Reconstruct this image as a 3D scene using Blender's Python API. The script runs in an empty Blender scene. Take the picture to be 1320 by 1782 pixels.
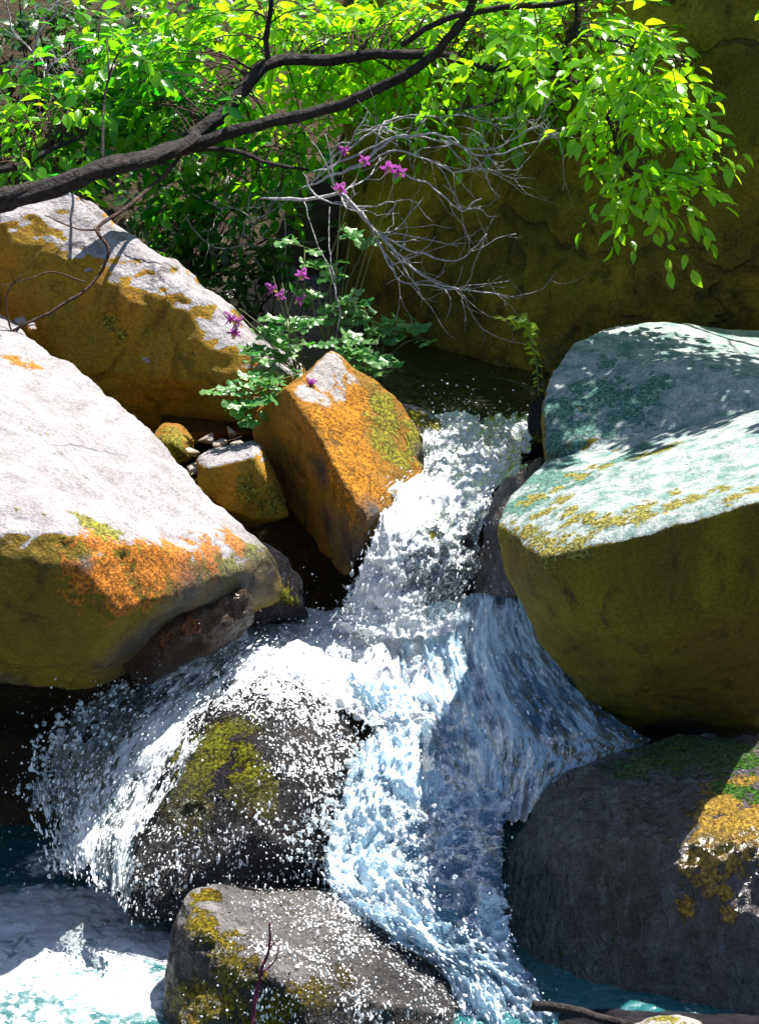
import bpy, bmesh, math, random
import numpy as np
from mathutils import Vector, Matrix, noise as mnoise
from mathutils.bvhtree import BVHTree

random.seed(7)
RNG = np.random.default_rng(7)
scene = bpy.context.scene
COL = scene.collection

# ------------------------------------------------------------------ camera
PITCH = math.radians(20.0)
K = 0.0011 / 5.0
CY, CZ = -5.0 * math.cos(PITCH), 5.0 * math.sin(PITCH)
cam_d = bpy.data.cameras.new('camera')
cam_d.sensor_fit = 'VERTICAL'
cam_d.sensor_height = 36.0
cam_d.lens = 18.0 / (891 * K)
cam_d.clip_start, cam_d.clip_end = 0.05, 400
cam = bpy.data.objects.new('camera', cam_d)
COL.objects.link(cam)
cam.location = (0, CY, CZ)
cam.rotation_euler = (math.pi / 2 - PITCH, 0, 0)
scene.camera = cam

# ------------------------------------------------------------------ light
SUN = Vector((0.31, 0.33, 0.89)).normalized()
world = bpy.data.worlds.new('World')
scene.world = world
world.use_nodes = True
wn = world.node_tree
bg = wn.nodes['Background']
sky = wn.nodes.new('ShaderNodeTexSky')
sky.sky_type = 'NISHITA'
sky.sun_disc = False
sky.sun_elevation = math.asin(SUN.z)
sky.sun_rotation = math.atan2(SUN.x, SUN.y)
sky.air_density, sky.dust_density, sky.ozone_density = 1.0, 0.6, 1.0
wn.links.new(sky.outputs[0], bg.inputs[0])
bg.inputs[1].default_value = 0.068
sun_d = bpy.data.lights.new('sun', 'SUN')
sun_d.energy, sun_d.angle, sun_d.color = 5.0, math.radians(0.5), (1.0, 0.95, 0.87)
sun = bpy.data.objects.new('sun', sun_d)
COL.objects.link(sun)
sun.rotation_euler = SUN.to_track_quat('Z', 'Y').to_euler()
sun.location = SUN * 20
vs = scene.view_settings
vs.view_transform, vs.look, vs.gamma, vs.use_curve_mapping = 'Standard', 'None', 1.0, False
vs.exposure = 1.45
scene.cycles.max_bounces = 8
scene.cycles.transparent_max_bounces = 24
scene.cycles.sample_clamp_indirect = 6.0


# ------------------------------------------------------------------ helpers
def ray(u, v):
    x, y = (u - 660) * K, -(v - 891) * K
    return Vector((x, math.cos(PITCH) + y * math.sin(PITCH), -math.sin(PITCH) + y * math.cos(PITCH)))


def P(u, v, y):
    """world point on the sight line of photo pixel (u, v), at world depth y"""
    d = ray(u, v)
    return Vector((0, CY, CZ)) + d * ((y - CY) / d.y)


def Pz(u, v, z):
    d = ray(u, v)
    return Vector((0, CY, CZ)) + d * ((z - CZ) / d.z)


def tag(o, label=None, cat=None, group=None, kind=None):
    if label: o['label'] = label
    if cat: o['category'] = cat
    if group: o['group'] = group
    if kind: o['kind'] = kind
    return o


def empty(name, loc, label, cat, group=None):
    o = bpy.data.objects.new(name, None)
    o.empty_display_size = 0.05
    COL.objects.link(o)
    o.location = loc
    return tag(o, label, cat, group)


def link_mesh(name, me, mat, parent=None, origin=None, smooth=True):
    """link a mesh given in world coordinates; its origin moves to `origin`"""
    org = Vector(origin) if origin is not None else Vector((0, 0, 0))
    if parent is not None:
        base = parent.matrix_world.translation if parent.parent is None else None
        base = Vector(parent.location) if parent.parent is None else Vector(parent.parent.location) + Vector(parent.location)
        org = base if origin is None else org
    me.transform(Matrix.Translation(-org))
    if smooth:
        me.polygons.foreach_set('use_smooth', [True] * len(me.polygons))
    if mat:
        me.materials.clear()
        me.materials.append(mat)
    o = bpy.data.objects.new(name, me)
    COL.objects.link(o)
    if parent is not None:
        o.parent = parent
        o.location = org - base
    else:
        o.location = org
    return o


class MB:
    """collects polygons for one mesh, with a float attribute per vertex"""
    def __init__(s):
        s.v, s.f, s.a = [], [], []

    def add(s, vs_, fs, a=0.0):
        n = len(s.v)
        s.v += [tuple(p) for p in vs_]
        s.a += [a] * len(vs_)
        s.f += [tuple(i + n for i in f) for f in fs]

    def tube(s, pts, radii, sides=6, a=0.0, rough=0.0):
        pts = [Vector(p) for p in pts]
        rings, up = [], Vector((0.13, 0.2, 0.97))
        for i, p in enumerate(pts):
            t = (pts[min(i + 1, len(pts) - 1)] - pts[max(i - 1, 0)])
            if t.length < 1e-9: t = Vector((0, 0, 1))
            t.normalize()
            x = t.cross(up)
            if x.length < 1e-3: x = t.cross(Vector((1, 0, 0)))
            x.normalize()
            y = x.cross(t)
            r = radii[i] if hasattr(radii, '__len__') else radii
            for k in range(sides):
                an = 2 * math.pi * k / sides
                rr = r * (1 + (rough * mnoise.noise(p * 40 + Vector((k * 3.1, 0, 0))) if rough else 0))
                rings.append(p + x * (math.cos(an) * rr) + y * (math.sin(an) * rr))
        fs = []
        for i in range(len(pts) - 1):
            for k in range(sides):
                a0, a1 = i * sides + k, i * sides + (k + 1) % sides
                fs.append((a0, a1, a1 + sides, a0 + sides))
        fs.append(tuple(range(sides - 1, -1, -1)))
        m = (len(pts) - 1) * sides
        fs.append(tuple(range(m, m + sides)))
        s.add(rings, fs, a)

    def leaf(s, pos, d, nrm, L, W, curl=0.25, fold=0.25, a=0.0, prof=((0, 0.04), (.22, .72), (.5, 1.0), (.78, .62), (1, 0.03))):
        d = Vector(d).normalized()
        nrm = Vector(nrm)
        side = d.cross(nrm)
        if side.length < 1e-4: side = d.cross(Vector((0.3, 0.9, 0.1)))
        side.normalize()
        nrm = side.cross(d).normalized()
        vs_, fs = [], []
        for t, w in prof:
            c = Vector(pos) + d * (L * t) - nrm * (curl * L * t * t)
            hw = W * 0.5 * w
            vs_ += [c - side * hw + nrm * (fold * hw), c, c + side * hw + nrm * (fold * hw)]
        for i in range(len(prof) - 1):
            b = i * 3
            fs += [(b, b + 1, b + 4, b + 3), (b + 1, b + 2, b + 5, b + 4)]
        s.add(vs_, fs, a)

    def build(s, name, mat, parent=None, origin=None, smooth=True, attr='rnd'):
        me = bpy.data.meshes.new(name)
        me.from_pydata(s.v, [], s.f)
        me.attributes.new(attr, 'FLOAT', 'POINT').data.foreach_set('value', np.array(s.a, dtype=np.float32))
        me.update()
        return link_mesh(name, me, mat, parent, origin, smooth)


def spline(pts, n):
    """Catmull-Rom through pts (array k x c), n samples"""
    p = np.asarray(pts, float)
    k = len(p)
    t = np.linspace(0, k - 1, n)
    i = np.clip(t.astype(int), 0, k - 2)
    f = (t - i)[:, None]
    g = lambda j: p[np.clip(j, 0, k - 1)]
    p0, p1, p2, p3 = g(i - 1), g(i), g(i + 1), g(i + 2)
    p0 = np.where((i == 0)[:, None], 2 * p1 - p2, p0)
    p3 = np.where((i == k - 2)[:, None], 2 * p2 - p1, p3)
    return 0.5 * ((2 * p1) + (-p0 + p2) * f + (2 * p0 - 5 * p1 + 4 * p2 - p3) * f ** 2 + (-p0 + 3 * p1 - 3 * p2 + p3) * f ** 3)


def nz3(p, scale, off=0.0, oct_=3):
    return mnoise.fractal(Vector(p) * scale + Vector((off, off * 1.7, -off)), 0.9, 2.1, oct_)


# ------------------------------------------------------------------ node helper
class NT:
    def __init__(s, name):
        s.m = bpy.data.materials.new(name)
        s.m.use_nodes = True
        s.t = s.m.node_tree
        s.t.nodes.clear()
        s.out = s.t.nodes.new('ShaderNodeOutputMaterial')

    def n(s, typ, **kw):
        nd = s.t.nodes.new(typ)
        for k, v in kw.items(): setattr(nd, k, v)
        return nd

    def put(s, sock, val):
        if isinstance(val, bpy.types.NodeSocket): s.t.links.new(val, sock)
        elif isinstance(val, (tuple, list)) and len(val) == 3 and sock.type == 'RGBA': sock.default_value = (*val, 1)
        else: sock.default_value = val

    def obj(s): return s.n('ShaderNodeTexCoord').outputs['Object']

    def attr(s, name, out='Fac'): return s.n('ShaderNodeAttribute', attribute_name=name).outputs[out]

    def noise(s, co, scale, detail=4, rough=0.55, dist=0.0):
        nd = s.n('ShaderNodeTexNoise')
        s.put(nd.inputs['Vector'], co)
        for k, v in (('Scale', scale), ('Detail', detail), ('Roughness', rough), ('Distortion', dist)): s.put(nd.inputs[k], v)
        return nd.outputs['Fac']

    def voro(s, co, scale, feature='F1', out='Distance'):
        nd = s.n('ShaderNodeTexVoronoi', feature=feature)
        s.put(nd.inputs['Vector'], co); s.put(nd.inputs['Scale'], scale)
        return nd.outputs[out]

    def scale(s, co, v):
        nd = s.n('ShaderNodeMapping')
        s.put(nd.inputs['Vector'], co); nd.inputs['Scale'].default_value = v
        return nd.outputs[0]

    def ma(s, op, a, b=0.0, c=0.0, clamp=False):
        nd = s.n('ShaderNodeMath', operation=op, use_clamp=clamp)
        s.put(nd.inputs[0], a); s.put(nd.inputs[1], b); s.put(nd.inputs[2], c)
        return nd.outputs[0]

    def ss(s, x, lo, hi, tlo=0.0, thi=1.0):
        nd = s.n('ShaderNodeMapRange', interpolation_type='SMOOTHSTEP')
        s.put(nd.inputs['Value'], x)
        for k, v in (('From Min', lo), ('From Max', hi), ('To Min', tlo), ('To Max', thi)): s.put(nd.inputs[k], v)
        return nd.outputs[0]

    def mix(s, f, a, b, blend='MIX'):
        nd = s.n('ShaderNodeMix', data_type='RGBA', blend_type=blend)
        s.put(nd.inputs[0], f); s.put(nd.inputs[6], a); s.put(nd.inputs[7], b)
        return nd.outputs[2]

    def shade(s, f, a, b):
        nd = s.n('ShaderNodeMixShader')
        s.put(nd.inputs[0], f); s.t.links.new(a, nd.inputs[1]); s.t.links.new(b, nd.inputs[2])
        return nd.outputs[0]

    def bump(s, h, strength, dist, nrm=None):
        nd = s.n('ShaderNodeBump')
        s.put(nd.inputs['Height'], h); nd.inputs['Strength'].default_value = strength; nd.inputs['Distance'].default_value = dist
        if nrm is not None: s.t.links.new(nrm, nd.inputs['Normal'])
        return nd.outputs[0]

    def pbr(s, col, rough, nrm=None, spec=0.5, **kw):
        nd = s.n('ShaderNodeBsdfPrincipled')
        s.put(nd.inputs['Base Color'], col); s.put(nd.inputs['Roughness'], rough); s.put(nd.inputs['Specular IOR Level'], spec)
        if nrm is not None: s.t.links.new(nrm, nd.inputs['Normal'])
        for k, v in kw.items(): s.put(nd.inputs[k], v)
        return nd.outputs[0]

    def done(s, sh):
        s.t.links.new(sh, s.out.inputs[0])
        return s.m


# ------------------------------------------------------------------ materials
def rock_mat(name, sideA, sideB, sideC, top, top2, orange=(.50, .20, .03), moss=(.16, .15, .02), patch_scale=3.5, bump=0.5, streak=(1, 1, 1), gloss=0.8, crack=0.0, spec=.22, ripple=0.0):
    m = NT(name)
    co = m.obj()
    cs = m.scale(co, streak)
    n1 = m.noise(cs, patch_scale, 5, .6, .4)
    n2 = m.noise(cs, 17, 5, .65, .3)
    n3 = m.noise(co, 150, 3, .7)
    n4 = m.noise(co, 55, 4, .65)
    n5 = m.noise(co, 26, 6, .75, .8)
    side = m.mix(m.ss(n1, .36, .62), sideA, sideB)
    side = m.mix(m.ss(n2, .50, .72), side, sideC)
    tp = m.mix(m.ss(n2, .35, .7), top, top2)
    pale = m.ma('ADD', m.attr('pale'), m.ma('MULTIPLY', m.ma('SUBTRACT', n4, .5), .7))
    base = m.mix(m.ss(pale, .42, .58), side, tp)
    om = m.ma('ADD', m.attr('orange'), m.ma('MULTIPLY', m.ma('SUBTRACT', m.ma('ADD', m.ma('MULTIPLY', n4, .4), m.ma('MULTIPLY', n5, .6)), .5), 3.2))
    om = m.ss(om, .40, .56)
    oc = m.mix(m.ss(n3, .35, .68), tuple(c * .55 for c in orange), tuple(min(1, c * 1.35) for c in orange))
    base = m.mix(om, base, oc)
    mm = m.ma('ADD', m.attr('moss'), m.ma('MULTIPLY', m.ma('SUBTRACT', m.ma('ADD', m.ma('MULTIPLY', n4, .4), m.ma('MULTIPLY', n5, .6)), .5), 3.8))
    mm = m.ss(mm, .40, .56)
    mc = m.mix(m.ss(n3, .32, .7), tuple(c * .3 for c in moss), tuple(min(1, c * 1.9) for c in moss))
    base = m.mix(mm, base, mc)
    grain = m.ss(n3, .3, .7, .68, 1.18)
    gc = m.n('ShaderNodeCombineColor')
    for i in range(3): m.put(gc.inputs[i], grain)
    base = m.mix(1.0, base, gc.outputs[0], 'MULTIPLY')
    ck = None
    if crack:
        wob = m.n('ShaderNodeTexNoise')
        m.put(wob.inputs['Vector'], co); wob.inputs['Scale'].default_value = 5; wob.inputs['Detail'].default_value = 6
        vm = m.n('ShaderNodeVectorMath', operation='MULTIPLY_ADD')
        m.t.links.new(wob.outputs['Color'], vm.inputs[0]); vm.inputs[1].default_value = (.28, .28, .28); m.t.links.new(co, vm.inputs[2])
        ed = m.voro(vm.outputs[0], 2.6, 'DISTANCE_TO_EDGE')
        ck = m.ma('MULTIPLY', m.ss(ed, .004, .03, 1, 0), m.ss(n1, .45, .6))
        base = m.mix(m.ma('MULTIPLY', ck, .55 * crack), base, (.05, .035, .02))
    wet = m.attr('wet')
    base = m.mix(m.ma('MULTIPLY', wet, .9), base, tuple(c * .16 for c in (.30, .27, .26)))
    fz = m.ma('MAXIMUM', om, mm)
    rough = m.ss(m.ma('SUBTRACT', wet, m.ma('MULTIPLY', fz, .3)), 0, 1, gloss, .32)
    h = m.ma('ADD', m.ma('MULTIPLY', n3, .5), m.ma('MULTIPLY', n4, 1.0))
    hf = m.ma('MULTIPLY', m.noise(co, 85, 4, .75, 1.0), m.ma('MULTIPLY', fz, 2.0))
    hh = m.ma('ADD', h, hf)
    hh = m.ma('ADD', hh, m.ma('MULTIPLY', n5, 1.6))
    if ripple: hh = m.ma('ADD', hh, m.ma('MULTIPLY', m.noise(m.scale(co, (1.3, 1.0, .5)), 34, 3, .5, 1.2), ripple))
    if ck is not None: hh = m.ma('SUBTRACT', hh, m.ma('MULTIPLY', ck, 2.0 * crack))
    nr = m.bump(hh, bump, .013)
    return m.done(m.pbr(base, rough, nr, m.ma('MULTIPLY_ADD', wet, .15, spec)))


def leaf_mat(name, dark, light, trans=0.5, tr_dark=None, tr_light=None, rough=.35, spec=.5, clear=0.0):
    m = NT(name)
    r = m.attr('rnd')
    co = m.obj()
    n = m.noise(co, 30, 3)
    f = m.ma('ADD', r, m.ma('MULTIPLY', m.ma('SUBTRACT', n, .5), .4), clamp=True)
    c = m.mix(f, dark, light)
    t = m.mix(f, tr_dark or dark, tr_light or light)
    nr = m.bump(m.noise(co, 220, 2), .25, .004)
    p = m.pbr(c, rough, nr, spec)
    tl = m.n('ShaderNodeBsdfTranslucent')
    m.put(tl.inputs[0], t)
    return m.done(m.shade(trans, p, tl.outputs[0]))


def bark_mat(name, a, b, scale=60, rough=.8):
    m = NT(name)
    co = m.obj()
    n = m.noise(m.scale(co, (1, 1, 1)), scale, 5, .65, .5)
    n2 = m.noise(co, scale * .2, 3)
    c = m.mix(m.ss(m.ma('ADD', m.ma('MULTIPLY', n, .6), m.ma('MULTIPLY', n2, .4)), .38, .62), a, b)
    return m.done(m.pbr(c, rough, m.bump(n, 1.0, .02), .3))


def water_mat(name, foam_col=(.86, .89, .92), clear=(.62, .74, .76), body=(.10, .24, .27), body_amt=.25, scale=1.0, hard=.10, spark=1.0, sharp=1.25, gls=1.0, bumpd=.011, dist=.7, thr0=.80, aer0=1.15):
    m = NT(name)
    fuv = m.attr('fuv', 'Vector')
    foam = m.attr('foam')
    n1 = m.noise(fuv, 75 * scale, 5, .62, dist)
    n2 = m.noise(fuv, 17 * scale, 4, .6, .6)
    v1 = m.voro(fuv, 120 * scale)
    nn = m.ma('ADD', m.ma('ADD', m.ma('MULTIPLY', n1, .58), m.ma('MULTIPLY', n2, .42)), m.ma('MULTIPLY', m.ma('SUBTRACT', .42, v1), .22 * spark))
    nn = m.ma('MULTIPLY_ADD', m.ma('SUBTRACT', nn, .5), sharp, .5)
    thr = m.ma('SUBTRACT', thr0, m.ma('MULTIPLY', foam, .55))
    mask = m.ss(m.ma('SUBTRACT', nn, thr), -hard * .3, hard)
    hgt = m.ma('ADD', m.ma('MULTIPLY', n1, .6), m.ma('MULTIPLY', n2, 1.2))
    nr = m.bump(hgt, .9, bumpd)
    gl = m.n('ShaderNodeBsdfGlossy')
    m.put(gl.inputs['Color'], (1, 1, 1)); m.put(gl.inputs['Roughness'], .12)
    m.t.links.new(nr, gl.inputs['Normal'])
    tr = m.n('ShaderNodeBsdfTransparent')
    m.put(tr.inputs[0], clear)
    df = m.n('ShaderNodeBsdfDiffuse')
    m.put(df.inputs[0], body)
    m.t.links.new(nr, df.inputs['Normal'])
    n3 = m.noise(fuv, 9 * scale, 5, .68, .8)
    aer = m.ss(m.ma('ADD', m.ma('MULTIPLY', m.ma('ADD', m.ma('MULTIPLY', n3, .65), m.ma('MULTIPLY', n1, .35)), 1.6), m.ma('MULTIPLY', foam, .75)), aer0, aer0 + .42)
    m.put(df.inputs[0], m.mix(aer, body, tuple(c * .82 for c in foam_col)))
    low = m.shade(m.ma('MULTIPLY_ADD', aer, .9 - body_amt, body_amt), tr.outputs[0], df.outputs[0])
    fr = m.n('ShaderNodeFresnel')
    fr.inputs[0].default_value = 1.33
    m.t.links.new(nr, fr.inputs['Normal'])
    clearsh = m.shade(m.ma('MULTIPLY_ADD', fr.outputs[0], gls, .03 * gls, clamp=True), low, gl.outputs[0])
    fp = m.pbr(foam_col, .35, nr, .5)
    tl = m.n('ShaderNodeBsdfTranslucent')
    m.put(tl.inputs[0], foam_col)
    fsh = m.shade(.3, fp, tl.outputs[0])
    hole = m.ss(m.ma('ADD', m.attr('edge'), m.ma('MULTIPLY', m.ma('SUBTRACT', n2, .5), 2.4)), .30, .36)
    tp = m.n('ShaderNodeBsdfTransparent')
    return m.done(m.shade(hole, tp.outputs[0], m.shade(mask, clearsh, fsh)))


def plain_mat(name, col, rough=.5, spec=.5, trans=0.0):
    m = NT(name)
    n = m.noise(m.obj(), 60, 3)
    c = m.mix(m.ss(n, .3, .7), tuple(x * .75 for x in col), tuple(min(1, x * 1.15) for x in col))
    p = m.pbr(c, rough, None, spec)
    if trans:
        tl = m.n('ShaderNodeBsdfTranslucent')
        m.put(tl.inputs[0], c)
        p = m.shade(trans, p, tl.outputs[0])
    return m.done(p)


PALE, PALE2 = (.34, .32, .335), (.22, .205, .21)  # rock tops painted paler than sides, sun and shade put into the colour
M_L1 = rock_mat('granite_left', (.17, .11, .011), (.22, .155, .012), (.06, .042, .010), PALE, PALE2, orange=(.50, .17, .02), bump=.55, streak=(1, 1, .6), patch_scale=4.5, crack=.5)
M_L2 = rock_mat('granite_ochre', (.40, .185, .016), (.26, .18, .014), (.17, .095, .012), PALE, PALE2, bump=.65, streak=(1.2, 1.2, .5), patch_scale=5, crack=.8)
M_R1 = rock_mat('granite_right', (.19, .155, .009), (.125, .095, .010), (.065, .052, .010), (.37, .39, .385), (.10, .195, .175), orange=(.085, .19, .155), moss=(.17, .155, .03), bump=.5, streak=(1.6, 1.6, .3))  # second top colour and 'orange' paint in the teal of the shaded hump
M_R2 = rock_mat('granite_dark', (.12, .105, .112), (.085, .066, .042), (.16, .148, .155), (.34, .32, .28), (.24, .22, .16), orange=(.55, .33, .05), moss=(.05, .15, .012), bump=1.0, streak=(1.5, 1.5, .5), gloss=.2, spec=.9, ripple=3.0)
M_B1 = rock_mat('cliff_stone', (.40, .275, .022), (.15, .115, .015), (.065, .053, .011), (.27, .22, .08), (.19, .15, .06), patch_scale=2.8, bump=1.0, streak=(1, 1, .8), crack=.9)
M_M1 = rock_mat('granite_wedge', (.30, .135, .011), (.19, .10, .011), (.09, .05, .010), PALE, (.30, .26, .23), orange=(.42, .17, .010), moss=(.17, .15, .012), bump=.65, crack=.4)
M_WET = rock_mat('wet_stone', (.026, .023, .028), (.016, .015, .018), (.01, .009, .011), (.03, .028, .032), (.02, .018, .022), orange=(.32, .18, .02), moss=(.15, .15, .014), bump=1.0, gloss=.13, spec=.14)
M_FLAT = rock_mat('flat_stone', (.07, .06, .05), (.045, .04, .038), (.025, .022, .024), (.26, .245, .24), (.17, .16, .155), orange=(.36, .19, .02), moss=(.22, .165, .014), bump=1.0, gloss=.2, spec=.2)
M_BRN = rock_mat('brown_wet_stone', (.06, .03, .014), (.035, .022, .016), (.02, .014, .012), (.1, .1, .1), (.1, .1, .1), orange=(.2, .06, .02), bump=1.0, gloss=.2, spec=.35)
M_PEB = rock_mat('pebble_stone', (.28, .22, .14), (.22, .16, .10), (.15, .11, .08), (.34, .30, .27), (.26, .22, .20), bump=.5)

M_LEAF = leaf_mat('tree_leaf', (.012, .14, .010), (.15, .36, .004), .6, (.012, .42, .008), (.52, .95, .008), rough=.27, spec=.8)
M_LEAF2 = leaf_mat('shrub_leaf', (.02, .07, .012), (.05, .13, .02), .35, (.03, .16, .01), (.12, .35, .02), rough=.28, spec=.8)
M_COLU = leaf_mat('columbine_leaf', (.015, .15, .015), (.22, .38, .15), .38, (.02, .34, .02), (.26, .60, .05), rough=.3, spec=.5)
M_SPRIG = leaf_mat('sprig_leaf', (.09, .18, .01), (.20, .32, .02), .6, (.35, .55, .01), (.7, .85, .03), rough=.4)
M_GRASS = leaf_mat('dry_grass', (.06, .08, .03), (.14, .15, .07), .3)
M_PETAL = leaf_mat('petal_magenta', (.30, .015, .34), (.62, .22, .52), .4, rough=.5, spec=.3)
M_STAMEN = plain_mat('stamen_yellow', (.6, .45, .05))
M_BARK = bark_mat('bark_dark', (.010, .008, .008), (.040, .031, .029))
M_TWIG = bark_mat('bare_twig', (.36, .34, .36), (.66, .63, .66), 90)
M_BROWN = bark_mat('brown_twig', (.05, .028, .02), (.11, .06, .045), 80)
M_RED = bark_mat('red_twig', (.10, .012, .03), (.20, .03, .08), 80)
M_STEM = plain_mat('green_stem', (.13, .17, .06), .6)
M_WATER = water_mat('cascade_water', clear=(.55, .62, .62), body_amt=.12)
M_SHADE = water_mat('shaded_fall_water', foam_col=(.62, .86, 1.0), clear=(.30, .52, .68), body=(.012, .16, .31), body_amt=.5, spark=.8, hard=.14, sharp=1.8, dist=.35, aer0=1.08)  # bluer copy of the cascade water, blue of the shade put into its colour
M_FROTH = water_mat('froth_water', foam_col=(.66, .87, 1.0), clear=(.30, .52, .66), body=(.012, .15, .28), body_amt=.5, spark=.6, hard=.16, sharp=1.9, dist=1.2, scale=.7, aer0=1.12, thr0=.84)  # carries the same painted shade blue as the right fall
M_FILM = water_mat('film_water', clear=(.80, .80, .80), body_amt=.0, spark=1.6, hard=.06, sharp=1.8, gls=.12, scale=1.5, aer0=1.45)
M_POOL = water_mat('pool_water', clear=(.42, .58, .56), body=(.03, .23, .25), body_amt=.42, scale=.75, sharp=1.7, hard=.14, aer0=1.05)
M_DARKPOOL = water_mat('still_water', clear=(.25, .24, .18), body=(.05, .05, .03), body_amt=.3)
M_DROP = NT('water_drop')
M_DROP = M_DROP.done(M_DROP.pbr((.88, .90, .93), .12, None, .8))


# ------------------------------------------------------------------ rocks
def smooth01(x): 
    x = np.clip(x, 0, 1)
    return x * x * (3 - 2 * x)


ROCKS = {}


def band(path, r, n, jit, seed=1):
    """n patch centres strewn along a line of crust, moss or painted shade tint"""
    rg = np.random.default_rng(seed)
    p = spline(np.array(path, float), n)
    return [(float(a + rg.normal() * jit), float(b + rg.normal() * jit * .6), r * (.5 + rg.random())) for a, b in p]



def rock(key, name, label, cat, hulls, mat, voxel=.009, smooth=5, disp=((.35, .05), (.09, .016), (.03, .005)), patches=None, pale=(.35, .75), wet=None, zwet=None, group='boulders of the stream', seed=0):
    bm = bmesh.new()
    for h in hulls:
        b = bmesh.new()
        for q in h: b.verts.new(P(*q))
        r = bmesh.ops.convex_hull(b, input=b.verts)
        junk = list({e for e in r['geom_interior'] + r['geom_unused'] if isinstance(e, bmesh.types.BMVert)})
        bmesh.ops.delete(b, geom=junk, context='VERTS')
        tmp = bpy.data.meshes.new('tmp'); b.to_mesh(tmp); b.free()
        bm.from_mesh(tmp); bpy.data.meshes.remove(tmp)
    bmesh.ops.recalc_face_normals(bm, faces=bm.faces)
    me = bpy.data.meshes.new('tmp'); bm.to_mesh(me); bm.free()
    ob = bpy.data.objects.new('tmp', me); COL.objects.link(ob)
    md = ob.modifiers.new('r', 'REMESH'); md.mode = 'VOXEL'; md.voxel_size = voxel
    md = ob.modifiers.new('s', 'SMOOTH'); md.factor = .5; md.iterations = smooth
    texs = []
    for i, (sc, st) in enumerate(disp):
        t = bpy.data.textures.new('t', 'CLOUDS'); t.noise_scale = sc; t.noise_depth = 3 if i else 2
        texs.append(t)
        md = ob.modifiers.new('d', 'DISPLACE'); md.texture = t; md.strength = st; md.mid_level = .5; md.texture_coords = 'GLOBAL'
    md = ob.modifiers.new('s2', 'SMOOTH'); md.factor = .3; md.iterations = 1
    ob.location = (seed * 1.37, seed * 2.1, 0)
    me.transform(Matrix.Translation((-seed * 1.37, -seed * 2.1, 0)))
    bpy.context.view_layer.update()
    dg = bpy.context.evaluated_depsgraph_get()
    out = bpy.data.meshes.new_from_object(ob.evaluated_get(dg))
    out.transform(Matrix.Translation((seed * 1.37, seed * 2.1, 0)))
    bpy.data.objects.remove(ob); bpy.data.meshes.remove(me)
    for t in texs: bpy.data.textures.remove(t)
    n = len(out.vertices)
    co = np.empty(n * 3, np.float32); out.vertices.foreach_get('co', co); co = co.reshape(-1, 3)
    no = np.empty(n * 3, np.float32); out.vertices.foreach_get('normal', no); no = no.reshape(-1, 3)
    A = {'pale': smooth01((no[:, 2] - pale[0]) / (pale[1] - pale[0])) if pale else np.zeros(n)}  # colour turns paler on up-facing faces, painting in the sunlit look
    if n > 0:
        polys = [tuple(p.vertices) for p in out.polygons]
        bvh = BVHTree.FromPolygons([tuple(c) for c in co], polys)
        ROCKS[key] = (bvh, co, no, polys)
    for nm in ('orange', 'moss', 'wet', 'pale'):
        w = np.zeros(n) if nm != 'pale' else A['pale'].copy()
        for (u, v, r) in (patches or {}).get(nm, []):
            d = ray(u, v)
            hit = bvh.ray_cast(Vector((0, CY, CZ)), d)
            if hit[0] is None: continue
            dist = np.linalg.norm(co - np.array(hit[0]), axis=1)
            w = np.maximum(w, np.clip(.92 - .5 * dist / (r * .0011), 0, 1)*(1.3 if nm=='wet' else 1))
        A[nm] = w
    if zwet is not None: A['wet'] = np.maximum(A['wet'], smooth01((zwet + .05 * np.sin(co[:, 0] * 23) - co[:, 2]) / .07))
    if wet: A['wet'] = np.maximum(A['wet'], wet(co, no))
    for k, a in A.items():
        out.attributes.new(k, 'FLOAT', 'POINT').data.foreach_set('value', np.asarray(a, np.float32))
    out.name = name
    base = (float(co[:, 0].mean()), float(co[:, 1].mean()), float(co[:, 2].min()))
    return tag(link_mesh(name, out, mat, None, base), label, cat, group)


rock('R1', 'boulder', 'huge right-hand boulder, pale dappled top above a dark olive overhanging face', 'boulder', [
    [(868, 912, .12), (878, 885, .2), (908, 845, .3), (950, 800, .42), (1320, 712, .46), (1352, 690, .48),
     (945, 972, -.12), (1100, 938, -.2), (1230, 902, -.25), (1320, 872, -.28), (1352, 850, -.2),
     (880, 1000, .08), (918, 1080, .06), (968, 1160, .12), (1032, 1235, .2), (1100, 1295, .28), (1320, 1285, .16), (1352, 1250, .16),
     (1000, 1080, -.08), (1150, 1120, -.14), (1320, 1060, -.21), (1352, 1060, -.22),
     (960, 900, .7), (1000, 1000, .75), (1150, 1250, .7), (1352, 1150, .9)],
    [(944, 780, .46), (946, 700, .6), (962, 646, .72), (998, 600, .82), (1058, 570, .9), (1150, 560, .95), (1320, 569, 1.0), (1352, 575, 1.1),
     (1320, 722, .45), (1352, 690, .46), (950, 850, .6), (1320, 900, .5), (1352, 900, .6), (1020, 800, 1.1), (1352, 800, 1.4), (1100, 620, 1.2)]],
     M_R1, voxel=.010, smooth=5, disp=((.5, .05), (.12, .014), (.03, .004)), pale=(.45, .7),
     patches={'orange': band([(965, 680), (985, 800), (940, 860)], 44, 14, 24, 5) + band([(1000, 640), (1060, 700), (1130, 660), (1060, 780)], 34, 16, 36, 6) + band([(960, 840), (1080, 810)], 26, 6, 14, 7), 'moss': band([(885, 900), (945, 945), (1020, 920), (1120, 890), (1240, 862), (1320, 850)], 17, 30, 20) + band([(930, 870), (1000, 830), (1080, 800), (1180, 770)], 16, 14, 12, 2) + band([(950, 890), (1000, 900)], 18, 6, 14, 3)}, seed=1, zwet=-.52)  # 'orange' patches here are teal shade tint painted on the hump
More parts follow.
